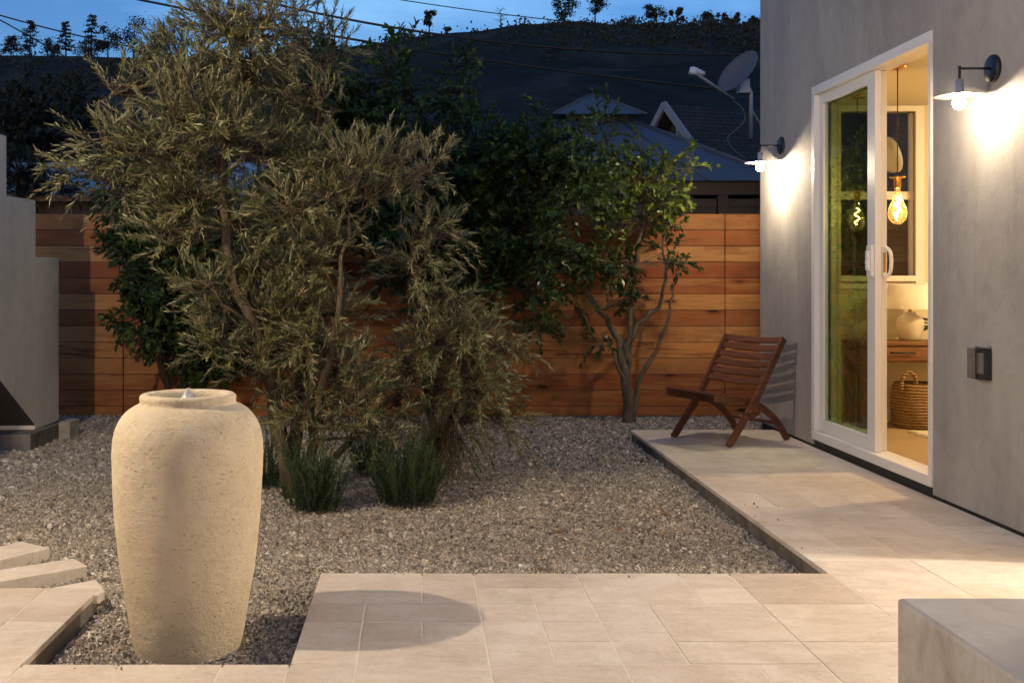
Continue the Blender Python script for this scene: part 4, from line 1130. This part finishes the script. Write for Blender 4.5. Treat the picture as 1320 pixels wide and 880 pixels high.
rg_ = random.Random(12)
M['fallen'] = m_leaf('fallen_leaf', [(0, (.22, .12, .05)), (.5, (.38, .20, .06)), (1, (.16, .09, .045))], .15, .7)
for k in range(26):
    x, y = (858, 690) if k == 0 else (rg_.uniform(350, 900), rg_.uniform(575, 735)) if k < 18 else (rg_.uniform(10, 330), rg_.uniform(590, 720))
    g_ = G(x, y, .02)
    if g_.x > 1.5: continue
    v, f = leaf_tris(np.zeros((1, 3)), unit(np.array([[rg_.uniform(-1, 1), rg_.uniform(-1, 1), rg_.uniform(-.1, .2)]])), np.array([[rg_.uniform(-.3, .3), rg_.uniform(-.3, .3), 1.0]]), np.array([rg_.uniform(.04, .065)]), np.array([rg_.uniform(.014, .03)]), BROAD)
    o = np_mesh('fallen_leaf', v, f, M['fallen']); o.location = g_
    tag(o, 'small dry brown leaf fallen on the gravel', 'leaf', 'fallen leaves on the gravel')

# ------------------------------------------------------------------ beyond the fence
# gazebo
gz_ = empty('gazebo', (2.04, 12.75, 0), 'grey metal roofed gazebo with a small cupola behind the fence', 'gazebo')
def pyr(m, hw0, z0, hw1, z1):
    a = [(-hw0,-hw0,z0),(hw0,-hw0,z0),(hw0,hw0,z0),(-hw0,hw0,z0)]; b = [(-hw1,-hw1,z1),(hw1,-hw1,z1),(hw1,hw1,z1),(-hw1,hw1,z1)]
    m.add(a+b, [(0,1,5,4),(1,2,6,5),(2,3,7,6),(3,0,4,7),(3,2,1,0),(4,5,6,7)])
m = MB(); pyr(m, 1.75, 2.235, .34, 3.06); m.build('roof', M['gazebo_roof'], gz_)
m = MB()
for sx, sy in ((1, 1), (1, -1), (-1, 1), (-1, -1)):
    m.tube([(sx*1.76, sy*1.76, 2.235), (sx*.35, sy*.35, 3.062)], .022, 6)
for u in (-.9, 0, .9):
    for k in range(4):
        Mr = Matrix.Rotation(R(90*k), 4, 'Z')
        a = Mr @ Vector((u, -1.752, 2.242)); b = Mr @ Vector((u*.25, -.345, 3.064)); m.tube([a, b], .010, 5)
m.build('roof_seam', M['gazebo_roof'], gz_)
m = MB(); m.box((-.36, -.36, 3.03), (.36, .36, 3.10)); m.build('cupola_vent', M['black_metal'], gz_)
m = MB(); pyr(m, .52, 3.095, .03, 3.40)
for sx, sy in ((1, 1), (1, -1), (-1, 1), (-1, -1)): m.tube([(sx*.525, sy*.525, 3.097), (sx*.03, sy*.03, 3.402)], .014, 6)
m.build('cupola_roof', M['gazebo_roof'], gz_)
m = MB(); m.lathe([(.03, 3.39), (.03, 3.42), (.05, 3.45), (.045, 3.48), (.015, 3.50), (.001, 3.51)], n=14, cap=False); m.build('finial', M['black_metal'], gz_)
for s in (-1, 1):
    m = MB(); m.box((-1.70, s*1.60-.05, 2.10), (1.70, s*1.60+.05, 2.23)); m.build('beam', M['dark_wood'], gz_)
    m = MB(); m.box((s*1.60-.05, -1.549, 2.10), (s*1.60+.05, 1.549, 2.23)); m.build('beam', M['dark_wood'], gz_)
for sx in (-1, 1):
    for sy in (-1, 1):
        m = MB(); m.box((sx*1.55-.06, sy*1.60-.045, -.1), (sx*1.55+.06, sy*1.60+.045, 2.0995)); m.build('post', M['dark_wood'], gz_)
m = MB(); m.box((1.02, -1.64, -.1), (1.12, -1.54, 2.0995)); m.build('post', M['dark_wood'], gz_)
m = MB()
for a, b in ((-1.48, 1.01), (1.13, 1.48)):
    m.box((a, -1.60, .9), (b, -1.58, 2.06)); m.box((a, -1.625, 1.98), (b, -1.601, 2.06)); m.box((a, -1.625, .9), (b, -1.601, 1.0))
m.build('side_panel', M['dark_wood'], gz_)
# low shed at the left
sd = empty('garden_shed', (-4.2, 12.2, 0), 'low shed with a sheet metal roof behind the fence at the left', 'shed')
m = MB(); m.prism([(-1.35, 2.02), (1.2, 2.62), (1.2, 2.67), (-1.35, 2.07)], 'x', -2.2, 2.6); m.build('roof', M['shed_roof'], sd)
m = MB(); m.box((-2.1, -1.2, -.1), (2.5, 1.1, 2.018)); m.build('wall', M['dark_wood'], sd)
m = MB(); m.box((-2.2, -1.39, 2.035), (2.6, -1.352, 2.075)); m.build('gutter', M['black_metal'], sd)
# neighbour's house with dish
k_ = 1.3
def S(v): return Vector((v[0]*k_, v[1]*k_, EYE + (v[2]-EYE)*k_))
ap, fr_ = Vector((3.373, 14.85, 3.615)), Vector((3.58, 14.2, 3.02))
gd = (Vector((fr_.x, fr_.y, 0)) - Vector((ap.x, ap.y, 0)))        # across the gable, towards the camera
rd = Vector((-gd.y, gd.x, 0)).normalized()                         # along the ridge, to the right
nh = empty('neighbour_house', S((ap.x, ap.y, 0))*1.0, 'shingle roofed house with white gable trim behind the gazebo', 'house')
nb = Vector(nh.location); nb.z = 0; nh.location = nb
def gpt(u, dz, w): return S(ap + gd*u + Vector((0, 0, dz))) + rd*w - nb
slope = fr_.z-ap.z
Lr = 9.0
m = MB()
for sgn in (1, -1):
    a, b, c, d = gpt(0, 0, 0), gpt(0, 0, Lr), gpt(sgn*3.2, slope*3.2, Lr), gpt(sgn*3.2, slope*3.2, 0)
    t4 = Vector((0, 0, -.10))
    m.add([a, b, c, d, a+t4, b+t4, c+t4, d+t4], [(0,1,2,3),(7,6,5,4),(0,4,5,1),(1,5,6,2),(2,6,7,3),(3,7,4,0)])
ro = m.build('roof', M['shingle'], nh)
uv = ro.data.uv_layers.new(name='UVMap')
for p in ro.data.polygons:
    for li in p.loop_indices:
        co = ro.data.vertices[ro.data.loops[li].vertex_index].co
        uv.data[li].uv = (co.dot(rd), co.z*1.45)
m = MB()
for sgn in (1, -1):
    m.bar(gpt(0, .0, -.03), gpt(sgn*1.02, slope*1.02, -.03), .05, .13, rd.cross(Vector((0, 0, 1))))
m.build('gable_trim', M['grey_trim'], nh)
m = MB(); m.bar(gpt(.52, slope*.98, -.02), gpt(.52, slope*.55, -.02), .05, .06, rd); m.build('gable_post', M['grey_trim'], nh)
m = MB()
a = [gpt(0, -.12, .25), gpt(3.0, slope*3.0-.12, .25), gpt(3.0, -5.0, .25), gpt(-3.0, -5.0, .25), gpt(-3.0, slope*3.0-.12, .25)]
m.add(a + [p+rd*(Lr-.5) for p in a], [(4,3,2,1,0),(5,6,7,8,9)] + [(i, (i+1) % 5, 5+(i+1) % 5, 5+i) for i in range(1, 4)])
m.build('wall', M['dark_wood'], nh)
# satellite dish
dY = 18.2
dc = P(955, 96, dY)
ds = empty('satellite_dish', P(968, 178, dY), 'grey satellite dish on a mast by the house corner', 'satellite dish')
db = Vector(ds.location); kd = dY/F
ax_ = Vector((-.74, -.38, .555)).normalized()
u_ = ax_.cross(Vector((0, 0, 1))).normalized(); w_ = u_.cross(ax_)
vs, fs = [], []
nr, ns = 8, 32
rad_ = 33*kd
for side in (0, 1):
    for i in range(nr+1):
        q = i/nr
        for k in range(ns):
            an = 2*math.pi*k/ns
            p = dc + (u_*math.cos(an)*.92 + w_*math.sin(an))*rad_*q + ax_*(.22*rad_*q*q - side*.012)
            vs.append(p-db)
b_ = (nr+1)*ns
for i in range(nr):
    for k in range(ns):
        fs.append((i*ns+k, i*ns+(k+1) % ns, (i+1)*ns+(k+1) % ns, (i+1)*ns+k))
        fs.append((b_+(i+1)*ns+k, b_+(i+1)*ns+(k+1) % ns, b_+i*ns+(k+1) % ns, b_+i*ns+k))
for k in range(ns): fs.append((nr*ns+k, nr*ns+(k+1) % ns, b_+nr*ns+(k+1) % ns, b_+nr*ns+k))
m = MB(); m.add(vs, fs, True); m.build('reflector', M['dish_metal'], ds)
m = MB(); m.tube([P(968, 178, dY)-db, P(968, 120, dY)-db, dc-ax_*.06-db], .035, 8); m.tube([P(985, 170, dY+.3)-db, P(968, 140, dY)-db], .018, 6); m.build('mast', M['grey_metal'], ds)
m = MB(); m.box((-.09, -.09, -.12), (.09, .09, .12), Matrix.Translation(P(958, 112, dY)-db)); m.build('bracket', M['grey_metal'], ds, .01)
le = P(897, 95, dY-.5)
m = MB(); m.tube([P(945, 128, dY-.05)-db, P(925, 114, dY-.25)-db, le-db], .028, 8); m.build('arm', M['grey_metal'], ds)
m = MB(); m.tube([le-db+Vector((-.05, 0, -.02)), le-db+Vector((-.02, 0, .09))], .075, 10); m.tube([le-db+Vector((.0, 0, .05)), le-db+Vector((.14, .05, .0))], .045, 10); m.build('receiver', M['white_trim'], ds)
m = MB(); m.tube(curve3([P(x, y, dY-.15)-db for x, y in ((945, 130), (957, 140), (960, 155), (948, 168), (938, 178), (945, 192), (962, 205))], 5), .009, 6); m.build('cable', M['dish_metal'], ds)

# dark trees beyond the fence at the left
rng = np.random.default_rng(31)
make_tree('dark_tree', 'dark tree behind the shed roof at the far left', 'tree', P(30, 357, 17)*1, [((P(30, 357, 17), P(35, 260, 17), P(50, 160, 17)), .08, .02)],
          [(20,160,44,36),(70,175,40,30),(40,205,50,26),(90,150,34,30),(-20,190,40,50)], M['far_leaf'], M['dark_bark'], BROAD, .5, 9, .16, .08, .2, .9, .30, rng, Yc=17, dspread=1.0)
rng = np.random.default_rng(33)
make_tree('dark_tree', 'low dark bush leaning over the shed roof', 'tree', P(50, 357, 10.9), [((P(50, 357, 10.9), P(48, 290, 10.9), P(40, 250, 10.9)), .03, .01)],
          [(40,238,26,16),(62,246,24,14),(25,232,20,16),(75,238,16,10),(22,250,20,14)], M['far_leaf'], M['dark_bark'], BROAD, .2, 9, .07, .035, .2, .9, 1.4, rng, Yc=10.9, dspread=.3)

# ------------------------------------------------------------------ overhead cables
def cable(pts, Y, r, lab, Y2=None):
    Y2 = Y2 or Y
    w = []
    n = len(pts)
    # smooth quadratic through three pixels
    (x0, y0), (x1, y1), (x2, y2) = pts
    for i in range(41):
        x = x0-(x2-x0)*.6 + (x2-x0)*2.2*i/40
        y = y0*(x-x1)*(x-x2)/((x0-x1)*(x0-x2)) + y1*(x-x0)*(x-x2)/((x1-x0)*(x1-x2)) + y2*(x-x0)*(x-x1)/((x2-x0)*(x2-x1))
        w.append(P(x, y, Y+(Y2-Y)*(x-x0)/(x2-x0)))
    m = MB(); m.tube(w, r, 6)
    o = m.build('overhead_cable', M['cable'], origin=w[20]); tag(o, lab, 'cable', 'overhead cables')
cable([(330, 0), (560, 44), (975, 70)], 26, .028, 'thick upper cable sagging across the hill to the house')
cable([(180, 0), (437, 48), (960, 118)], 26, .028, 'thick lower cable crossing the hill below the upper one')
cable([(516, 0), (620, 15), (730, 28)], 40, .018, 'thin cable high in the sky left of the two ridge trees')
cable([(0, 20), (55, 35), (109, 48)], 30, .020, 'cable at top left passing the pine tops')
cable([(0, 26), (50, 54), (95, 80)], 30, .020, 'steeper cable at top left crossing below its neighbour')
cable([(0, 104), (50, 130), (105, 155)], 28, .013, 'faint cable over the dark hill at left, upper of the pair')
cable([(0, 128), (55, 152), (112, 174)], 28, .013, 'faint cable over the dark hill at left, lower of the pair')

# ------------------------------------------------------------------ trees on the ridge
def ridge_tree(px, ytop, ybase, wpx, style, label, seed):
    rg = np.random.default_rng(seed)
    X = (px-VX)/F*RY
    zb = height(X, RY)-.3
    k = RY/F
    Ht = max((ybase-ytop)*k, EYE+(VY-ytop)*k - zb); Wd = wpx*k/2
    t = empty('ridge_tree', (X, RY, zb), label, 'tree', 'trees along the ridge')
    tb = MB()
    lean = rg.uniform(-.04, .04)*Ht
    tb.tube([(0, 0, 0), (lean*.5, 0, Ht*.5), (lean, 0, Ht*.96)], [.022*Ht+.05, .014*Ht+.04, .03], 6)
    pos = []
    if style == 'conifer':
        nt = 9
        for i in range(nt):
            q = .22+.76*i/(nt-1); rr_ = 1.7*Wd*(1.0-.9*(q-.2))*rg.uniform(.5, 1.1)
            for b in range(7):
                a = rg.uniform(0, 6.28); L = rr_*rg.uniform(.5, 1)
                tip = np.array([lean*q+math.cos(a)*L, math.sin(a)*L, Ht*q+rg.uniform(-.05, .03)*Ht])
                tb.tube([(lean*q, 0, Ht*q), tuple(tip)], [.05, .02], 4)
                for s in rg.uniform(.25, 1, 16): pos.append(np.array([lean*q, 0, Ht*q])*(1-s)+tip*s + rg.normal(0, .10*Wd, 3)*np.array([1, 1, .45]))
    elif style == 'bare':
        for b in range(16):
            q = rg.uniform(.3, .95); a = rg.uniform(0, 6.28); L = Wd*rg.uniform(.5, 1.1)
            p0 = Vector((lean*q, 0, Ht*q)); p1 = p0 + Vector((math.cos(a)*L, math.sin(a)*L, L*rg.uniform(.1, .6)))
            tb.tube([p0, (p0+p1)/2+Vector((0, 0, .2)), p1], [.09, .06, .03], 4)
            for s in rg.uniform(.6, 1, 2): pos.append(np.array(p0.lerp(p1, s)))
    else:
        nb_ = 9 if style == 'round' else 13
        for b in range(nb_):
            c = np.array([rg.uniform(-.75, .75)*Wd, rg.uniform(-.6, .6)*Wd, Ht*rg.uniform((.05 if Ht < 5 else .22) if style == 'round' else .40, .88)])
            tb.tube([(lean*.3, 0, Ht*.28), tuple(c)], [.08, .03], 4)
            sz = (.38 if style == 'round' else .24)*Wd
            for s in range(130 if style == 'round' else 70): pos.append(c + rg.normal(0, 1, 3)*sz*np.array([.8, .8, .7])*.7)
    pos = np.array(pos); n = len(pos)
    d = unit(rg.normal(size=(n,3))); L = np.full(n, min(.62, .08*Ht+.15))*rg.uniform(.6, 1.2, n)
    if style == 'bare': L = L*.5
    v, f = leaf_tris(pos-d*L[:,None]/2, d, perp(d, rg), L, L*.55, NARROW)
    tb.build('trunk', M['dark_bark'], t)
    np_mesh('crown', v, f, M['far_leaf'], t)
RT = [(14, 48, 72, 40, 'conifer', 'spreading flat topped pine at the far left of the ridge'), (38, 28, 72, 28, 'conifer', 'tall thin pine second from the left on the ridge'),
      (66, 50, 72, 26, 'round', 'small round tree between two thin pines on the left ridge'), (85, 29, 72, 22, 'conifer', 'thin sparse pine standing right of the small round tree'),
      (117, 20, 74, 30, 'conifer', 'tallest pointed pine in the left ridge group'), (139, 32, 74, 34, 'round', 'dark rounded tree touching the tallest pointed pine'),
      (172, 24, 76, 50, 'round', 'broadest dense dark tree on the left ridge'), (203, 34, 76, 32, 'round', 'dense dark tree partly hidden by the olive top'),
      (108, 58, 76, 40, 'round', 'low dark bushy tree below the tallest pointed pine'),
      (380, 52, 72, 16, 'round', 'small dark tree glimpsed behind the olive twigs'),
      (553, 10, 46, 22, 'open', 'lone slim tree on the slope above the middle of the yard'), (577, 37, 46, 10, 'round', 'small bush right of the lone slim tree'),
      (522, 45, 56, 26, 'round', 'round bush at the foot of the middle slope'),
      (646, 12, 36, 20, 'bare', 'bare crooked tree with horizontal branches on the ridge'), (728, -2, 30, 34, 'round', 'dense bushy tree, left of the pair on the hilltop'),
      (767, -8, 28, 42, 'open', 'tall open tree, right of the pair on the hilltop'), (812, 22, 38, 22, 'round', 'low round bush right of the hilltop pair'),
      (846, 7, 40, 36, 'open', 'broad leafy tree left of the sparse one on the right ridge'), (872, 7, 40, 20, 'open', 'sparse airy tree beside the broad leafy one'),
      (895, 22, 42, 16, 'bare', 'small bare tree in the gap of the right ridge'), (917, 12, 42, 26, 'open', 'pointed leafy tree near the satellite dish'),
      (942, 14, 42, 24, 'open', 'feathery tree right of the pointed leafy one'), (972, 18, 44, 28, 'open', 'tree on the ridge beside the house corner')]
for i, a in enumerate(RT): ridge_tree(*a, 100+i)

# scrub on the hillside
rng = np.random.default_rng(77)
pos, sz = [], []
while len(pos) < 8000:
    Y = 1/rng.uniform(1/299, 1/44); px = rng.uniform(-60, 1040)
    X = (px-VX)/F*Y
    dn = mnoise.noise((X*.02, Y*.012, 7)) + (.15 if px > 700 else -.12) + (.4 if px < 300 else 0)
    if dn < rng.uniform(-.15, .6): continue
    pos.append((X, Y, height(X, Y))); sz.append(Y*rng.uniform(.003, .0085))
pos = np.array(pos); sz = np.array(sz); m_ = 20
q = rng.normal(size=(len(pos), m_, 3)); q[..., 2] = np.abs(q[..., 2])*.8
pp = (pos[:,None,:] + q*sz[:,None,None]*.55).reshape(-1,3)
d = unit(rng.normal(size=pp.shape)); L = np.repeat(sz, m_)*.42
v, f = leaf_tris(pp, d, perp(d, rng), L, L*.6, NARROW)
o = np_mesh('hillside_scrub', v, f, M['scrub_leaf']); tag(o, 'dark scrub covering the hillside', 'scrub', kind='stuff')
